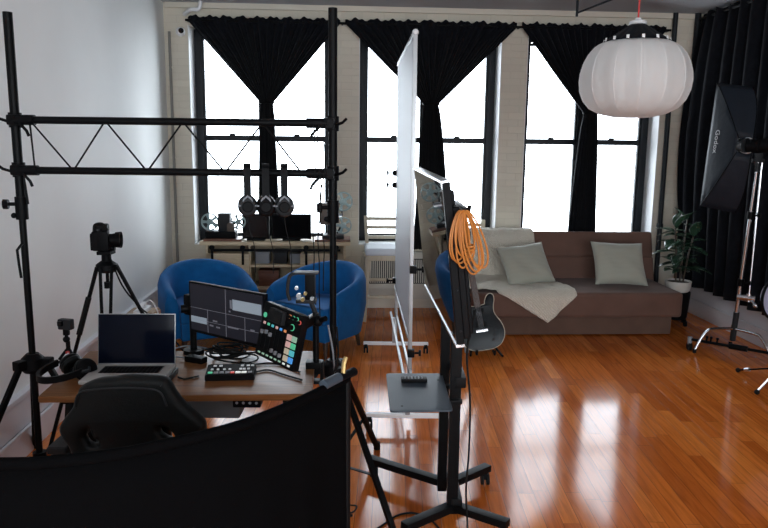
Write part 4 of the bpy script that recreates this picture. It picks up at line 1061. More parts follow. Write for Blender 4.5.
# ------------------------------------------------------------------ desk
DZ = .745
dfl, dfr = V((-1.375, 2.70, DZ)), V((-.285, 2.765, DZ)); dbl, dbr = V((-1.43, 3.34, DZ)), V((-.335, 3.38, DZ))
t = thing('desk', 'brown wooden desk top on black steel legs inside the truss', 'desk', (dfl + dbr) / 2 - V((0, 0, DZ)))
MB().plate([rounded([(p.x, p.y) for p in (dfl, dfr, dbr, dbl)], .012, 3)], .026, .003, Matrix.Translation((0, 0, DZ - .013))).build('desktop', M['desk'], t)
def dleg(p, q): MB().bar(p, q, .05, .03, .004).build('leg', M['blackmetal'], t)
zz = DZ - .04
ex = (dfr - dfl).normalized(); ey = (dbl - dfl).normalized()
for base, s_ in ((dfl, 1), (dfr, -1)):
    for f, g_ in ((.10, .03), (.52, .60)):
        a = base + ex * s_ * .10 + ey * f; a.z = zz; b = base + ex * s_ * (.05) + ey * g_; b.z = .012; dleg(a, b)
    a = base + ex * s_ * .05 + ey * .02; b = base + ex * s_ * .05 + ey * .60; a.z = b.z = .016; dleg(a, b)
    a = base + ex * s_ * .10 + ey * .06; b = base + ex * s_ * .10 + ey * .56; a.z = b.z = zz; dleg(a, b)
a = dfl + ex * .11 + ey * .5; b = dfr - ex * .11 + ey * .5; a.z = b.z = zz - .01; MB().bar(a, b, .03, .04, .004).build('crossbar', M['blackmetal'], t)
def deskpt(u, v, z=DZ): return Zp(u, v, z)
p = A(247, 405, 2.80); 
o = MB().box((p.x, 2.82, DZ - .026 - .0225), (.115, .06, .045), None, .006).build('body', M['blackplastic']); 
o.name = 'power_strip'; tag(o, 'black power strip fixed under front edge of the desk', 'power strip')
mb = MB()
for k in range(4): mb.cyl((p.x - .04 + k * .027, 2.789, DZ - .05), (p.x - .04 + k * .027, 2.792, DZ - .05), .006, seg=10)
mb.build('sockets', M['grey'], o)
q = A(216, 415, 3.0)
o = MB().box((q.x, 2.98, .645), (.26, .2, .11), None, .012).build('cable_tray', M['midgrey']); tag(o, 'dark grey box hung under the middle of the desk', 'tray')
mb = MB()
for s_ in (-.1, .1): mb.box((q.x + s_, 2.98, .707), (.02, .18, .03))
mb.build('hanger', M['blackmetal'], o)

# laptop stack
l0 = deskpt(100, 363, .79); l1 = deskpt(173, 363, .79)
lx = (l1 - l0).normalized(); ly = V((-lx.y, lx.x, 0)); lw = (l1 - l0).length + .02; ld = .235
lc0 = (l0 + l1) / 2
def slab(mb, z0, z1, w, d, dx=0, dy=0, bev=.005):
    c = lc0 + lx * dx - ly * (d / 2 + dy - .01); c.z = (z0 + z1) / 2
    mb.box(c, (w, d, z1 - z0), Matrix((lx, ly, V((0, 0, 1)))).transposed(), bev); return mb
t = tag(slab(MB(), DZ, DZ + .022, lw * .99, ld * .96, .012, 0).build('closed_laptop', M['darkgrey']), 'closed dark laptop underneath the open silver laptop', 'laptop')
zb_ = DZ + .022
t = thing('laptop', 'open silver laptop with dark screen on left of desk', 'laptop', V((lc0.x, lc0.y - .11, zb_)))
slab(MB(), zb_, zb_ + .016, lw, ld).build('base', M['laptopsilver'], t)
mb = MB()
kz = zb_ + .016
def lp(x, y, z): q = lc0 + lx * x - ly * y; return V((q.x, q.y, z))
slab(mb, kz - .001, kz + .0004, lw * .76, .098, 0, .03, 0); mb.build('key_well', M['midgrey'], t)
mb = MB(); Rm = Matrix((lx, ly, V((0, 0, 1)))).transposed()
for r in range(5):
    n = 14 if r < 4 else 8
    w = lw * .74 / 14
    for k in range(14):
        if r == 4 and 4 <= k <= 8:
            if k == 4: mb.box(lp((4 + 2.5 - 7) * w, .038 + r * .0185 - .0, kz + .001), (w * 4.8, .0145, .002), Rm)
            continue
        mb.box(lp((k + .5 - 7) * w, .038 + r * .0185, kz + .001), (w * .84, .0145, .002), Rm)
mb.build('keyboard', M['blackplastic'], t, smooth=False)
slab(MB(), kz - .001, kz + .0003, .10, .065, 0, .15, 0).build('trackpad', M['silver'], t)
tilt = radians(9); lu = V((0, 0, cos(tilt))) + ly * sin(tilt); ln = lx.cross(lu)
lh = (A(137, 314, lc0.y + .03).z - kz) / cos(tilt)
def lidbox(a0, a1, b0, b1, d0, d1, bev=.003):
    c = lp(0, 0, kz) + lx * (a0 + a1) / 2 + lu * (b0 + b1) / 2 - ln * (d0 + d1) / 2
    return MB().box(c, (a1 - a0, abs(d1 - d0), b1 - b0), Matrix((lx, -ln, lu)).transposed(), bev)
lidbox(-lw / 2, lw / 2, 0, lh, 0, .007).build('lid', M['alu'], t)
lidbox(-lw / 2 + .003, lw / 2 - .003, .006, lh - .0025, -.001, .002, .0005).build('screen', M['lid'], t)

# headphones lying on the desk
def desk_hp(c, yaw):
    t = thing('headphones', 'black over-ear headphones lying on left end of the desk', 'headphones', c)
    mm_ = Matrix.Translation(c) @ Matrix.Rotation(yaw, 4, 'Z')
    for s_ in (-1, 1):
        m2 = mm_ @ Matrix.Translation((s_ * .065, 0, .046)) @ Matrix.Rotation(s_ * radians(62), 4, 'Y')
        mb = MB(); mb.lathe([(0, .026), (.022, .026), (.040, .018), (.048, .004), (.046, -.006), (0, -.006)], 24, m2); cup = mb.build('ear_cup', M['blackplastic'], t)
        mb = MB(); mb.lathe([(.046, -.004), (.05, -.014), (.046, -.028), (.03, -.030), (.022, -.012), (.03, -.004)], 24, m2); mb.build('ear_pad', M['leather'], cup)
    pts = [mm_ @ V((.098 * cos(a), -.04 - .13 * sin(a) if True else 0, .05 - .022 * sin(a))) for a in [pi * k / 20 for k in range(21)]]
    mb = MB()
    def fn(i, j):
        p = pts[i]; w = .014; h = .006
        a = pi * i / 20; n = (mm_.to_3x3() @ V((cos(a), -sin(a), 0)))
        return p + V((0, 0, 1)) * (w, w, -w, -w)[j] + n * (h, -h, -h, h)[j]
    vs = mb.grid(21, 4, fn, cv=True); mb.bm.faces.new(vs[0]); mb.bm.faces.new(vs[-1]); mb.build('headband', M['blackplastic'], t, ang=50)
    for s_ in (-1, 1):
        mb = MB(); mb.tube([mm_ @ V((s_ * .098, -.045, .05)), mm_ @ V((s_ * .105, -.01, .05)), mm_ @ V((s_ * .09, .0, .058))], .007); mb.build('yoke', M['darkgrey'], t)
desk_hp(deskpt(79, 376), radians(-38))

# action camera on a mini tripod
ac = deskpt(69, 359); 
t = thing('action_camera', 'small action camera on red-jointed mini tripod at desk back-left', 'camera', ac)
for a in (-.5, 1.7, 3.9):
    f = ac + V((cos(a) * .045, sin(a) * .045, .005)); lg = MB().cyl(ac + V((0, 0, .055)), f, .007, seg=10).build('leg', M['blackplastic'], t)
    MB().ball(ac.lerp(f, .25) + V((0, 0, .035)), .009, seg=10).build('joint', M['red'], lg)
mb = MB(); mb.cyl(ac + V((0, 0, .05)), ac + V((0, 0, .085)), .010); mb.ball(ac + V((-.006, 0, .095)), .016); mb.cyl(ac + V((-.006, 0, .095)), ac + V((-.004, 0, .14)), .008); mb.box(ac + V((-.004, 0, .13)), (.026, .02, .03), None, .004); mb.build('ball_head', M['blackplastic'], t)
RA = Matrix.Rotation(radians(-12), 3, 'Z')
mb = MB(); mb.box(ac + V((-.004, 0, .168)), (.066, .034, .05), RA, .008); bd = mb.build('camera_body', M['darkgrey'], t)
mb = MB(); mb.box(ac + V((-.022, -.02, .175)), (.024, .014, .024), RA, .005); mb.build('lens', M['gloss'], bd)

# camera on video tripod
CT = V((A(105, 300, 3.9).x, 3.9, 0)); CT.x = A(106, 250, 3.9).x
zc = A(106, 266, 3.9).z; zcam = A(106, 239, 3.9).z
t = thing('video_tripod', 'black video tripod with twin-tube legs by the white wall', 'tripod', CT)
mb = MB(); mb.lathe([(0, zc + .03), (.03, zc + .03), (.058, zc + .01), (.06, zc - .02), (.04, zc - .035), (0, zc - .035)], 22, Matrix.Translation(CT)); mb.build('crown', M['blackplastic'], t)
mb = MB(); mb.cyl(CT + V((0, 0, zc + .02)), CT + V((0, 0, zc + .08)), .026); mb.ball(CT + V((0, 0, zc + .095)), .036); mb.box(CT + V((0, 0, zc + .115)), (.06, .07, .05), None, .012); mb.cyl(CT + V((-.065, 0, zc + .1)), CT + V((.05, 0, zc + .1)), .014); mb.box(CT + V((0, 0, zcam - .075)), (.075, .085, .02), None, .004); mb.build('fluid_head', M['blackplastic'], t)
MB().cyl(CT + V((0, 0, zc - .02)), CT + V((0, 0, zc - .10)), .009).build('bowl_screw', M['blackplastic'], t)
MB().cyl(CT + V((0, 0, zc - .09)), CT + V((0, 0, zc - .125)), .02, seg=14).build('bowl_knob', M['rubber'], t)
for a, spread in ((radians(195), .36), (radians(20), .52), (radians(285), .46)):
    d = V((cos(a), sin(a), 0)); s = V((-d.y, d.x, 0)); top = CT + d * .05 + V((0, 0, zc)); f = CT + d * spread + V((0, 0, .015))
    mid = top.lerp(f, .55)
    lg = MB()
    for q in (-1, 1): lg.cyl(top + s * q * .03, mid + s * q * .012, .009, seg=10)
    lg = lg.build('leg', M['blackmetal'], t)
    MB().cyl(mid - (f - top).normalized() * .03, f, .011, seg=10).build('leg_extension', M['blackmetal'], lg)
    MB().box(mid, (.05, .04, .05), None, .01).build('leg_lock', M['blackplastic'], lg)
    MB().ball(f + V((0, 0, .002)), .017, seg=10).build('foot', M['rubber'], lg)
    if d.x < -.9: MB().cyl(top.lerp(f, .16) + s * .03, top.lerp(f, .36) + s * .024, .016, seg=12).build('foam_grip', M['rubber'], lg)
cc = CT + V((0, 0, zcam))
t = thing('camera', 'black video camera with lens mounted on the tripod by white wall', 'camera', cc + V((0, 0, -.065)))
yaw = radians(8); RC = Matrix.Rotation(yaw, 3, 'Z'); cx_ = RC @ V((1, 0, 0)); cy_ = RC @ V((0, 1, 0))
def cp(x, y, z): return cc + RC @ V((x * .82, y * .9, z))
mb = MB(); mb.box(cp(-.03, 0, -.005), (.07, .122, .11), RC, .016, 3); mb.box(cp(-.065, .0, -.01), (.03, .12, .095), RC, .01); mb.box(cp(.0, -.055, -.005), (.06, .035, .105), RC, .012); bd = mb.build('body', M['blackplastic'], t)
mb = MB(); mb.box(cp(-.02, .0, .062), (.07, .06, .045), RC, .015, 3); mb.build('viewfinder_hump', M['blackplastic'], bd)
mb = MB(); mb.cyl(cp(.01, 0, -.005), cp(.05, 0, -.005), .034); mb.cyl(cp(.05, 0, -.005), cp(.072, 0, -.005), .036); mb.build('lens', M['blackplastic'], t)
mb = MB(); mb.lathe([(.039, 0), (.042, .0), (.046, .03), (.043, .03)], 24, basis(cp(.066, 0, -.005), cy_, (0, 0, 1), cx_)); mb.build('lens_hood', M['blackplastic'], t)
mb = MB(); mb.tube(smoothpath([cp(-.06, -.05, .05), cp(-.05, -.05, .085), cp(0, -.05, .09), cp(.03, -.05, .055)]), .0055); mb.build('strap', M['rubber'], t)
mb = MB(); mb.box(cp(-.083, 0, -.005), (.004, .085, .06), RC, .002); mb.build('rear_screen', M['gloss'], t)
mb = MB(); mb.cyl(cp(-.03, -.05, .05), cp(-.03, -.05, .063), .013); mb.build('dial', M['darkgrey'], t)
pts = [CT + V((.03, -.03, zc + .06)), A(122, 285, 3.9), A(136, 303, 4.0), A(147, 313, 4.1), A(158, 320, 4.2), V((-1.2, 4.4, .3)), V((-1.15, 4.5, .006)), V((-1.4, 4.9, .006))]
tag(MB().tube(smoothpath(pts), .0045, seg=6).build('camera_lead', M['rubber']), 'black cable drooping from the tripod camera to the right', 'cable')

# wooden crate and power strip by the left wall
q = W(-1.52, 5.35, 0)
t = thing('wooden_crate', 'low plain wooden crate by the left wall behind the laptop', 'crate', q, ROT)
mb = MB(); rbox(mb, -1.62, -1.42, 5.2, 5.5, .0, .48, .004); mb.build('crate_body', M['crate'], t)
mb = MB()
for z in (.06, .18, .30, .42): rbox(mb, -1.627, -1.413, 5.193, 5.507, z - .045, z + .045, .003)
mb.build('slats', M['crate'], t)
o = rbox(MB(), -1.55, -1.47, 5.24, 5.46, .48, .51, .008).build('power_strip', M['white']); tag(o, 'white power strip with plugs lying on the low wooden crate', 'power strip')
mb = MB()
for y in (5.29, 5.35, 5.41): rbox(mb, -1.53, -1.49, y - .018, y + .018, .51, .545, .006)
mb.build('plug', M['white'], o)
tag(MB().tube(smoothpath([W(-1.51, 5.44, .53), W(-1.46, 5.42, .55), W(-1.40, 5.40, .42), W(-1.36, 5.36, .05), W(-1.25, 5.3, .006)]), .005, seg=6).build('white_lead', M['white']), 'white lead trailing from the power strip on the crate', 'cable')

# ------------------------------------------------------------------ multiview monitor on arm
mt_ = A(188.5, 281, 3.26); yawm = radians(-35)
mx = V((cos(yawm), sin(yawm), 0)); mz = V((0, 0, 1)); mn = mx.cross(mz).normalized()
MWD = .49; MHT = (A(188.5, 281, 3.26).z - A(187.5, 331, 3.26).z)
org = mt_ - mz * MHT
def MP(a, b, d=0): return org + mx * (a * MWD) + mz * (b * MHT) + mn * d
RMn = Matrix((mx, -mn, mz)).transposed()
t = thing('monitor', 'tilted production monitor showing dark multiview grid on the desk', 'monitor', MP(.5, 0))
def mbox(mb, a0, a1, b0, b1, d0, d1, bev=0): mb.box((MP(a0, b0, d0) + MP(a1, b1, d1)) / 2, ((a1 - a0) * MWD, abs(d1 - d0), (b1 - b0) * MHT), RMn, bev); return mb
mbox(MB(), 0, 1, 0, 1, -.022, 0, .004).build('housing', M['blackplastic'], t)
sc_ = mbox(MB(), .022, .978, .055, .965, 0, .0012).build('screen', M['screen'], t, smooth=False)
mb = MB()
for b in (.50, .27): mbox(mb, .022, .978, b - .004, b + .004, .0012, .002)
mbox(mb, .505, .511, .055, .965, .0012, .002)
for a in (.26, .755): mbox(mb, a - .003, a + .003, .055, .50, .0012, .002)
mb.build('grid_lines', M['line'], sc_, smooth=False)
for r_ in ((.60, .965, .60, .80), (.025, .245, .21, .33)): mbox(MB(), *r_, .0012, .002).build('bright_window', M['whitepix'], sc_, smooth=False)
for a, b, w in ((.36, .31, .06), (.31, .21, .05), (.40, .20, .05), (.60, .26, .14), (.85, .29, .05), (.56, .56, .02)): mbox(MB(), a - w / 2, a + w / 2, b - .015, b + .015, .0012, .002).build('readout', M['line'], sc_, smooth=False)
mbox(MB(), .565, .59, .62, .78, .0012, .002).build('level_meter', M['line'], sc_, smooth=False)
ab = MP(-.06, .5, -.06); bs = deskpt(186, 350); bs = V((bs.x - .0, min(bs.y, 3.27), DZ))
mb = MB(); mb.bar(MP(.3, .5, -.03), MP(-.08, .5, -.05), .05, .06, .006); mb.box(MP(-.08, .48, -.05), (.06, .06, .10), RMn, .012); mb.build('arm_bracket', M['blackplastic'], t)
jb = MP(-.08, .4, -.05); 
mb = MB(); mb.cyl(V((jb.x, jb.y, DZ)), jb, .016); mb.cyl(V((jb.x, jb.y, DZ)), V((jb.x, jb.y, DZ + .02)), .05, seg=24); mb.cyl(jb + V((-.05, -.02, .0)), jb + V((.02, .0, .0)), .02); mb.build('stand_post', M['blackmetal'], t)

# ------------------------------------------------------------------ podcast mixer on its arm
yawr = radians(-45); tl = radians(12)
rx = V((cos(yawr), sin(yawr), 0)); rn0 = rx.cross(V((0, 0, 1))); ry = (V((0, 0, 1)) * cos(tl) - rn0 * sin(tl)).normalized(); rn = rx.cross(ry).normalized()
rtl = A(265, 300.5, 2.98); RWD = .27
RHT = .235
# slight in-plane lean as in the picture
lean = radians(-4); rx2 = rx * cos(lean) + ry * sin(lean); ry2 = ry * cos(lean) - rx * sin(lean); rx, ry = rx2.normalized(), ry2.normalized()
ro = rtl - ry * RHT
def RP(a, b, d=0): return ro + rx * (a * RWD) + ry * (b * RHT) + rn * d
RR = Matrix((rx, -rn, ry)).transposed()
def rb_(mb, a0, a1, b0, b1, d0, d1, bev=0): mb.box((RP(a0, b0, d0) + RP(a1, b1, d1)) / 2, ((a1 - a0) * RWD, abs(d1 - d0), (b1 - b0) * RHT), RR, bev); return mb
t = thing('audio_mixer', 'black audio mixer with glowing pads, propped upright at right of desk', 'mixer', RP(.5, 0))
rb_(MB(), 0, 1, 0, 1, -.035, 0, .008).build('case', M['blackplastic'], t)
rb_(MB(), .25, .62, .70, .95, .0, .022, .01).build('screen_block', M['darkgrey'], t)
s2 = rb_(MB(), .27, .60, .72, .93, .022, .024).build('display', M['gloss'], t)
cols = ['k_pink', 'k_green', 'k_cyan', 'k_pink', 'k_blue', 'k_orange']
for k in range(6):
    a = .09 + k * .108
    rb_(MB(), a, a + .05, .60, .645, 0, .004, .001).build('channel_button', M[cols[k]], t)
    rb_(MB(), a + .02, a + .03, .16, .56, 0, .0015).build('fader_slot', M['gloss'], t)
    fz = (.46, .48, .46, .20, .19, .18)[k]
    rb_(MB(), a + .002, a + .048, fz - .035, fz + .035, .001, .013, .003).build('fader_cap', M['grey'], t)
    rb_(MB(), a - .002, a + .055, .06, .09, 0, .003, .001).build('mute_button', M['k_mint'], t)
pads = [['k_pink', 'k_mint'], ['k_pink', 'k_green'], ['k_sand', 'k_cyan'], ['k_sand', 'k_blue']]
for r in range(4):
    for c in range(2):
        a = .735 + c * .125; b = .50 - r * .125
        rb_(MB(), a, a + .105, b, b + .10, 0, .006, .003).build('sound_pad', M[pads[r][c]], t)
for c in range(2): rb_(MB(), .745 + c * .12, .80 + c * .12, .055, .09, 0, .004, .002).build('transport_button', M['k_white'], t)
for a, b, m_ in ((.70, .90, 'k_orange'), (.79, .90, 'k_green'), (.88, .90, 'k_green'), (.95, .86, 'k_red')):
    mb = MB(); mb.cyl(RP(a, b, 0), RP(a, b, .003), .0085, seg=16); kb = mb.build('knob_ring', M[m_], t); MB().cyl(RP(a, b, .002), RP(a, b, .016), .0068, seg=16).build('knob', M['blackplastic'], kb)
mb = MB(); mb.cyl(RP(.80, .73, 0), RP(.80, .73, .003), .014, seg=20); kb = mb.build('dial_ring', M['k_green'], t); MB().cyl(RP(.80, .73, .002), RP(.80, .73, .016), .011, seg=18).build('dial', M['blackplastic'], kb)
MB().cyl(RP(.09, .76, 0), RP(.09, .76, .003), .011, seg=16).build('record_button', M['k_green'], t)
# arm that carries the mixer, clamped to the desk
cl0 = V((dfr.x - .02, 3.12, DZ))
t = thing('mixer_arm', 'black clamp arm at right desk edge carrying the audio mixer', 'arm', cl0)
mb = MB(); mb.box(cl0 + V((-.01, 0, .015)), (.07, .06, .03), None, .004); mb.box(cl0 + V((.028, 0, -.02)), (.016, .05, .1), None, .004); mb.box(cl0 + V((-.01, 0, -.065)), (.06, .05, .014), None, .003); mb.build('clamp', M['blackmetal'], t)
bk = RP(.62, .62, -.036)
mb = MB(); mb.cyl(cl0 + V((0, 0, .02)), V((cl0.x, cl0.y, bk.z + .02)), .014); mb.build('post', M['blackmetal'], t)
mb = MB(); mb.bar(V((cl0.x, cl0.y, bk.z)), bk - rn * .012, .03, .04, .005); mb.box(bk - rn * .008, (.10, .016, .10), RR, .003); mb.build('head_plate', M['blackmetal'], t)
mb = MB(); mb.ball(V((cl0.x + .01, cl0.y - .03, bk.z - .01)), .026); mb.cyl(V((cl0.x + .01, cl0.y - .03, bk.z - .01)), V((cl0.x + .05, cl0.y - .06, bk.z + .01)), .012); mb.build('lock_knob', M['blackplastic'], t)
# small camera rig above
cg = V((cl0.x - .045, cl0.y + .03, bk.z + .05))
t = thing('camera_rig', 'small caged camera with flat top plate above the audio mixer', 'camera', cg)
mb = MB(); mb.cyl(V((cl0.x, cl0.y, bk.z + .015)), cg + V((.02, -.01, .02)), .011); mb.box(cg + V((0, 0, .02)), (.09, .06, .016), None, .003); mb.build('base_plate', M['darkgrey'], t)
mb = MB(); mb.box(cg + V((.018, 0, .085)), (.045, .05, .115), None, .006); mb.build('camera_body', M['blackplastic'], t)
mb = MB(); mb.box(cg + V((.0, -.005, .15)), (.11, .07, .008), None, .002); mb.build('top_plate', M['darkgrey'], t)
mb = MB(); mb.tube(smoothpath([cg + V((-.045, 0, .146)), cg + V((-.075, 0, .13)), cg + V((-.085, 0, .06)), cg + V((-.075, 0, .02))]), .008); mb.build('cage_arm', M['darkgrey'], t)
for k, (dx, dy, dz, r) in enumerate(((-.03, -.03, .05, .011), (-.012, -.035, .035, .009), (-.04, -.03, .085, .008), (.0, -.035, .062, .008), (.03, -.035, .04, .009))):
    mb = MB(); q = cg + V((dx, dy, dz)); mb.cyl(q, q + V((0, -.016, 0)), r, seg=12); mb.build('thumb_screw', M['brass' if k % 2 else 'silver'], t)
rr_ = random.Random(11)
for k, (u, lb_) in enumerate(((309, 'pale'), (313, 'dark'), (318, 'dark'))):
    p0 = V((cl0.x + .06 + .02 * k, cl0.y - .06 - .012 * k, bk.z - .02)); pts = [p0] + [V((p0.x + .03 * sin(q * .9 + k), p0.y - .02, p0.z - q * .12)) for q in range(1, 5)] + [V((p0.x + .04, p0.y, .1)), V((p0.x + .08, p0.y + .1 * k, .006)), V((p0.x - .1, p0.y + .2, .006))]
    tag(MB().tube(smoothpath(pts), .0042, seg=6).build('desk_lead', M['grey' if lb_ == 'pale' else 'rubber']), ('grey lead hanging over the right desk edge from the mixer' if k == 0 else 'black leads hanging over the right desk edge from the mixer'), 'cable', None if k == 0 else 'black leads at the right desk edge')

# ------------------------------------------------------------------ switcher, adapter and cables on the desk
s0, s1 = deskpt(204.5, 381.5), deskpt(254.5, 380.5)
sx = (s1 - s0).normalized(); sy = V((-sx.y, sx.x, 0)); sw = (s1 - s0).length; sd = .115
t = thing('video_switcher', 'small black video switcher with lit buttons on the desk', 'switcher', (s0 + s1) / 2 + sy * sd / 2)
Rs = Matrix((sx, sy, V((0, 0, 1)))).transposed()
def sp_(a, b, z): q = s0 + sx * (a * sw) + sy * (b * sd); return V((q.x, q.y, DZ + z))
c_s = bmesh.new()
mb = MB(); P0 = [sp_(0, 0, 0), sp_(1, 0, 0), sp_(1, 1, 0), sp_(0, 1, 0)]; P1 = [sp_(.005, .02, .026), sp_(.995, .02, .026), sp_(.995, .98, .042), sp_(.005, .98, .042)]
a_v = [mb.bm.verts.new(p) for p in P0]; b_v = [mb.bm.verts.new(p) for p in P1]
mb.bm.faces.new(a_v[::-1]); mb.bm.faces.new(b_v)
for i in range(4): mb.bm.faces.new((a_v[i], a_v[(i + 1) % 4], b_v[(i + 1) % 4], b_v[i]))
bmesh.ops.bevel(mb.bm, geom=list(mb.bm.edges), offset=.003, segments=2, affect='EDGES')
mb.build('case', M['blackplastic'], t, ang=40)
def key(a, b, w, d, m_, nm='button'):
    z = .026 + .016 * b; q = sp_(a, b, z); MB().box(q, (w, d, .008), Rs, .0015).build(nm, M[m_], t)
for k in range(4): key(.10 + k * .115, .22, .019, .014, 'k_green' if k == 0 else 'grey', 'input_button')
key(.545, .22, .016, .013, 'k_red', 'input_button')
for a in (.66, .78): key(a, .22, .022, .014, 'k_white', 'cut_button')
key(.90, .22, .018, .012, 'grey', 'cut_button')
for a in (.12, .24, .37, .48): key(a, .48, .011, .011, 'white', 'small_button')
for a in (.70, .77, .86): key(a, .50, .012, .011, 'white', 'small_button')
for a in (.16, .28, .72, .84, .93): key(a, .78, .014, .010, 'white', 'small_button')
ad = deskpt(196, 362)
t = thing('power_adapter', 'black power adapter brick with grey lead on the desk', 'adapter', ad)
MB().box(ad + V((0, 0, .014)), (.10, .045, .028), Matrix.Rotation(radians(-25), 3, 'Z'), .006).build('brick', M['blackplastic'], t)
MB().tube(smoothpath([ad + V((-.04, .02, .014)), ad + V((-.12, .05, .012)), ad + V((-.15, .10, .02)), ad + V((-.09, .16, .03)), ad + V((.02, .15, .02)), ad + V((.06, .10, .008))]), .0035, seg=6).build('lead', M['grey'], t)
cc_ = deskpt(226, 360) + V((0, .02, 0)); rr_ = random.Random(2)
mb = MB()
for k in range(9):
    r_ = rr_.uniform(.055, .085); h = .008 + .0075 * k; o = V((rr_.uniform(-.03, .05), rr_.uniform(-.02, .02), 0))
    mb.tube([cc_ + o + V((r_ * 1.25 * cos(a), r_ * .75 * sin(a), h + .006 * sin(2 * a + k))) for a in [2 * pi * q / 28 for q in range(28)]], .0042, seg=6, closed=True)
tag(mb.build('cable_bundle', M['rubber']), 'coiled bundle of black cables lying behind the video switcher', 'cable')
for k, (pp, lb_) in enumerate(((((199, 376), (190, 378), (184, 379), (178, 377)), 'short black lead curling left from the video switcher'), (((240, 362), (256, 364), (270, 363), (285, 366), (300, 372)), 'upper black lead running right across the desk to mixer'), (((238, 367), (252, 372), (268, 370), (282, 374), (302, 380)), 'lower black lead running right across the desk to mixer'))):
    tag(MB().tube(smoothpath([Zp(u, v, DZ + .005) for u, v in pp]), .004, seg=6).build('desk_cable', M['rubber']), lb_, 'cable')
pd_ = deskpt(258, 352)
mb = MB(); mb.box(V((-.56, 3.20, DZ + .0008)), (.20, .15, .0016), Matrix.Rotation(.1, 3, 'Z')); tag(mb.build('paper_sheet', M['white'], smooth=False), 'sheet of white paper on the desk beneath the leaning mixer', 'paper')

# ------------------------------------------------------------------ gaming chair
CY = 2.28
def cpx(u, v): q = A(u, v, CY); return (q.x, q.z)
pxl = [(116, 376), (128, 374.2), (146, 374.4), (162, 375.5), (169, 379), (176, 391), (184, 401), (194, 410), (203, 418), (205.5, 425), (204, 436), (198, 446), (193, 460), (192, 480), (196, 505), (190, 522), (170, 530), (134, 532), (96, 530), (76, 522), (71, 505), (74, 480), (75, 460), (71, 445), (64, 435), (61.5, 426), (66, 417), (75, 405), (79, 393), (83, 385), (98, 378)]
ccx = A(133, 430, CY).x
ol = smooth2([cpx(u + 3, v - 2.5) for u, v in pxl], 4)
h1 = smooth2([cpx(u, v) for u, v in ((163, 424), (167, 422.5), (174, 426), (179, 433), (177, 436), (171, 433), (165, 429))], 3)
h2 = smooth2([cpx(u, v) for u, v in ((93, 425), (95.5, 426), (98, 433), (103, 436), (102, 439), (95, 439), (90, 432))], 3)
t = thing('gaming_chair', 'black gaming chair seen from behind, tucked at the desk', 'chair', (ccx, CY + .25, 0))
mmc = Matrix.Translation((0, CY - .028, 0)) @ Matrix.Rotation(radians(90), 4, 'X')
MB().plate([ol, h1, h2], .06, .026, mmc).build('backrest', M['leather'], t, ang=50)
inner = [((x - ccx) * .72 + ccx - .0, (z - .80) * .80 + .80 + .02) for x, z in ol]
q0 = A(133, 384, CY).z
mb = MB(); mb.tube(smoothpath([V((A(u, v, CY).x, CY - .058, A(u, v, CY).z)) for u, v in ((82, 400), (86, 388), (100, 384), (133, 382), (160, 384), (168, 390), (172, 400))]), .004, seg=6); mb.build('piping', M['darkgrey'], t)
mb = MB(); mb.box((ccx, CY + .03, .80), (.24, .05, .26), None, .025, 3); mb.build('lumbar_pad', M['leather'], t, ang=50)
mb = MB(); mb.box((ccx, CY + .28, .50), (.48, .48, .10), None, .04, 4); mb.build('seat', M['leather'], t, ang=50)
for s_ in (-1, 1):
    mb = MB(); mb.box((ccx + s_ * .22, CY + .28, .53), (.07, .46, .10), None, .03, 3); mb.build('seat_bolster', M['leather'], t, ang=50)
    mb = MB(); mb.bar((ccx + s_ * .27, CY + .24, .47), (ccx + s_ * .30, CY + .24, .66), .04, .02, .004); mb.build('arm_post', M['blackplastic'], t)
    mb = MB(); mb.box((ccx + s_ * .30, CY + .20, .675), (.07, .26, .03), None, .012, 3); mb.build('armrest', M['darkgrey'], t)
mb = MB(); mb.bar((ccx, CY + .02, .55), (ccx, CY + .1, .44), .2, .02, .004); mb.build('back_bracket', M['blackmetal'], t)
MB().cyl((ccx, CY + .28, .09), (ccx, CY + .28, .45), .028).build('gas_lift', M['blackmetal'], t)
for k in range(5):
    a = 2 * pi * k / 5 + .3; q = V((ccx + cos(a) * .29, CY + .28 + sin(a) * .29, .075))
    lg = MB().bar(V((ccx, CY + .28, .115)), q + V((0, 0, .01)), .05, .03, .008).build('base_leg', M['blackplastic'], t)
    mb = MB(); mb.cyl(q + V((-.024, 0, -.045)), q + V((.024, 0, -.045)), .03, seg=16); mb.cyl(q, q + V((0, 0, -.04)), .012); mb.build('caster', M['rubber'], lg)

# ------------------------------------------------------------------ curved black panel in the foreground
zt_ = 1.15
edge = [V((-1.45, 1.18, 0)), V((-1.05, 1.27, 0))] + [Zp(u, v, zt_) for u, v in ((0, 460), (60, 457), (120, 450), (160, 442), (200, 433), (240, 422), (280, 407), (315, 391), (347, 375))]
pts = smoothpath(edge, 8)
for p in pts: p.z = 0
t = thing('backdrop_panel', 'curved black cloth panel filling the lower left foreground', 'backdrop', (pts[len(pts) // 2].x, pts[len(pts) // 2].y, 0))
n = len(pts)
mb = MB()
def fn(i, j): return pts[i] + V((.004 * sin(i * .7) * sin(j * .6), .004 * sin(j * .9), .012 + (zt_ - .02 - .012) * j / 11))
mb.grid(n, 12, fn); mb.build('cloth', M['blackcloth'], t, ang=80, solid=.006)
MB().tube([p + V((0, 0, zt_ - .008)) for p in pts], .0125, seg=12).build('top_hem', M['blackcloth'], t)
MB().tube([p + V((0, 0, .014)) for p in pts], .012, seg=10).build('bottom_hem', M['blackcloth'], t)
d = (pts[-1] - pts[-3]).normalized(); e = pts[-1]
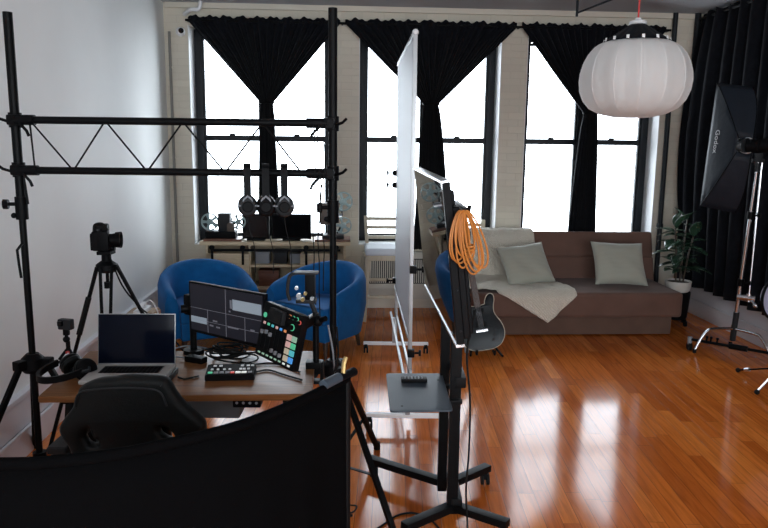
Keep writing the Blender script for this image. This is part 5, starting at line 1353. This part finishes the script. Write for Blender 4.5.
MB().cyl(e - d * .11 + V((0, 0, zt_ + .004)), e - d * .04 + V((0, 0, zt_ + .004)), .0135).build('end_sleeve', M['tray'], t)
MB().cyl(e - d * .05 + V((0, 0, zt_)), e + d * .035 + V((0, 0, zt_)), .012).build('end_rod', M['blackplastic'], t)
MB().cyl(e + V((0, 0, .012)), e + V((0, 0, zt_)), .010).build('end_pole', M['blackmetal'], t)
mb = MB(); mb.tube([e - d * .02 + V((0, 0, zt_)), e - d * .015 + V((0, 0, zt_ + .035)), e - d * .005 + V((0, 0, zt_ + .05))], .006); mb.build('thumb_lever', M['brass'], t)
MB().cyl(pts[0] + V((0, 0, .012)), pts[0] + V((0, 0, zt_)), .010).build('end_pole', M['blackmetal'], t)

# ------------------------------------------------------------------ daylight
w = bpy.data.worlds.new('daylight'); S.world = w; w.use_nodes = True
bg = w.node_tree.nodes['Background']; bg.inputs['Color'].default_value = (.87, .94, 1.0, 1); bg.inputs['Strength'].default_value = 5.0
def portal(x0, x1, y, z0, z1, rz):
    L = bpy.data.lights.new('window_portal', 'AREA'); L.shape = 'RECTANGLE'; L.size = x1 - x0; L.size_y = z1 - z0; L.cycles.is_portal = True
    o = bpy.data.objects.new('window_portal', L); COL.objects.link(o)
    o.matrix_world = RM @ Matrix.Translation(((x0 + x1) / 2, y, (z0 + z1) / 2)) @ Matrix.Rotation(rz, 4, 'Z') @ Matrix.Rotation(radians(-90), 4, 'X')
for x0, x1 in OP: portal(x0, x1, YW + .38, SILL, HEAD, 0)
for x0, x1 in bo: portal(x0, x1, YB - .19, .45, 2.95, pi)  # portals over the added fill openings behind the camera

S.view_settings.view_transform = 'Standard'; S.view_settings.look = 'None'; S.view_settings.gamma = 1; S.view_settings.use_curve_mapping = False
S.view_settings.exposure = 1.0
S.render.film_transparent = False
cy = S.cycles
cy.use_denoising = True; cy.max_bounces = 10; cy.diffuse_bounces = 6; cy.glossy_bounces = 4; cy.transparent_max_bounces = 12; cy.caustics_reflective = False; cy.caustics_refractive = False
cy.sample_clamp_indirect = 6
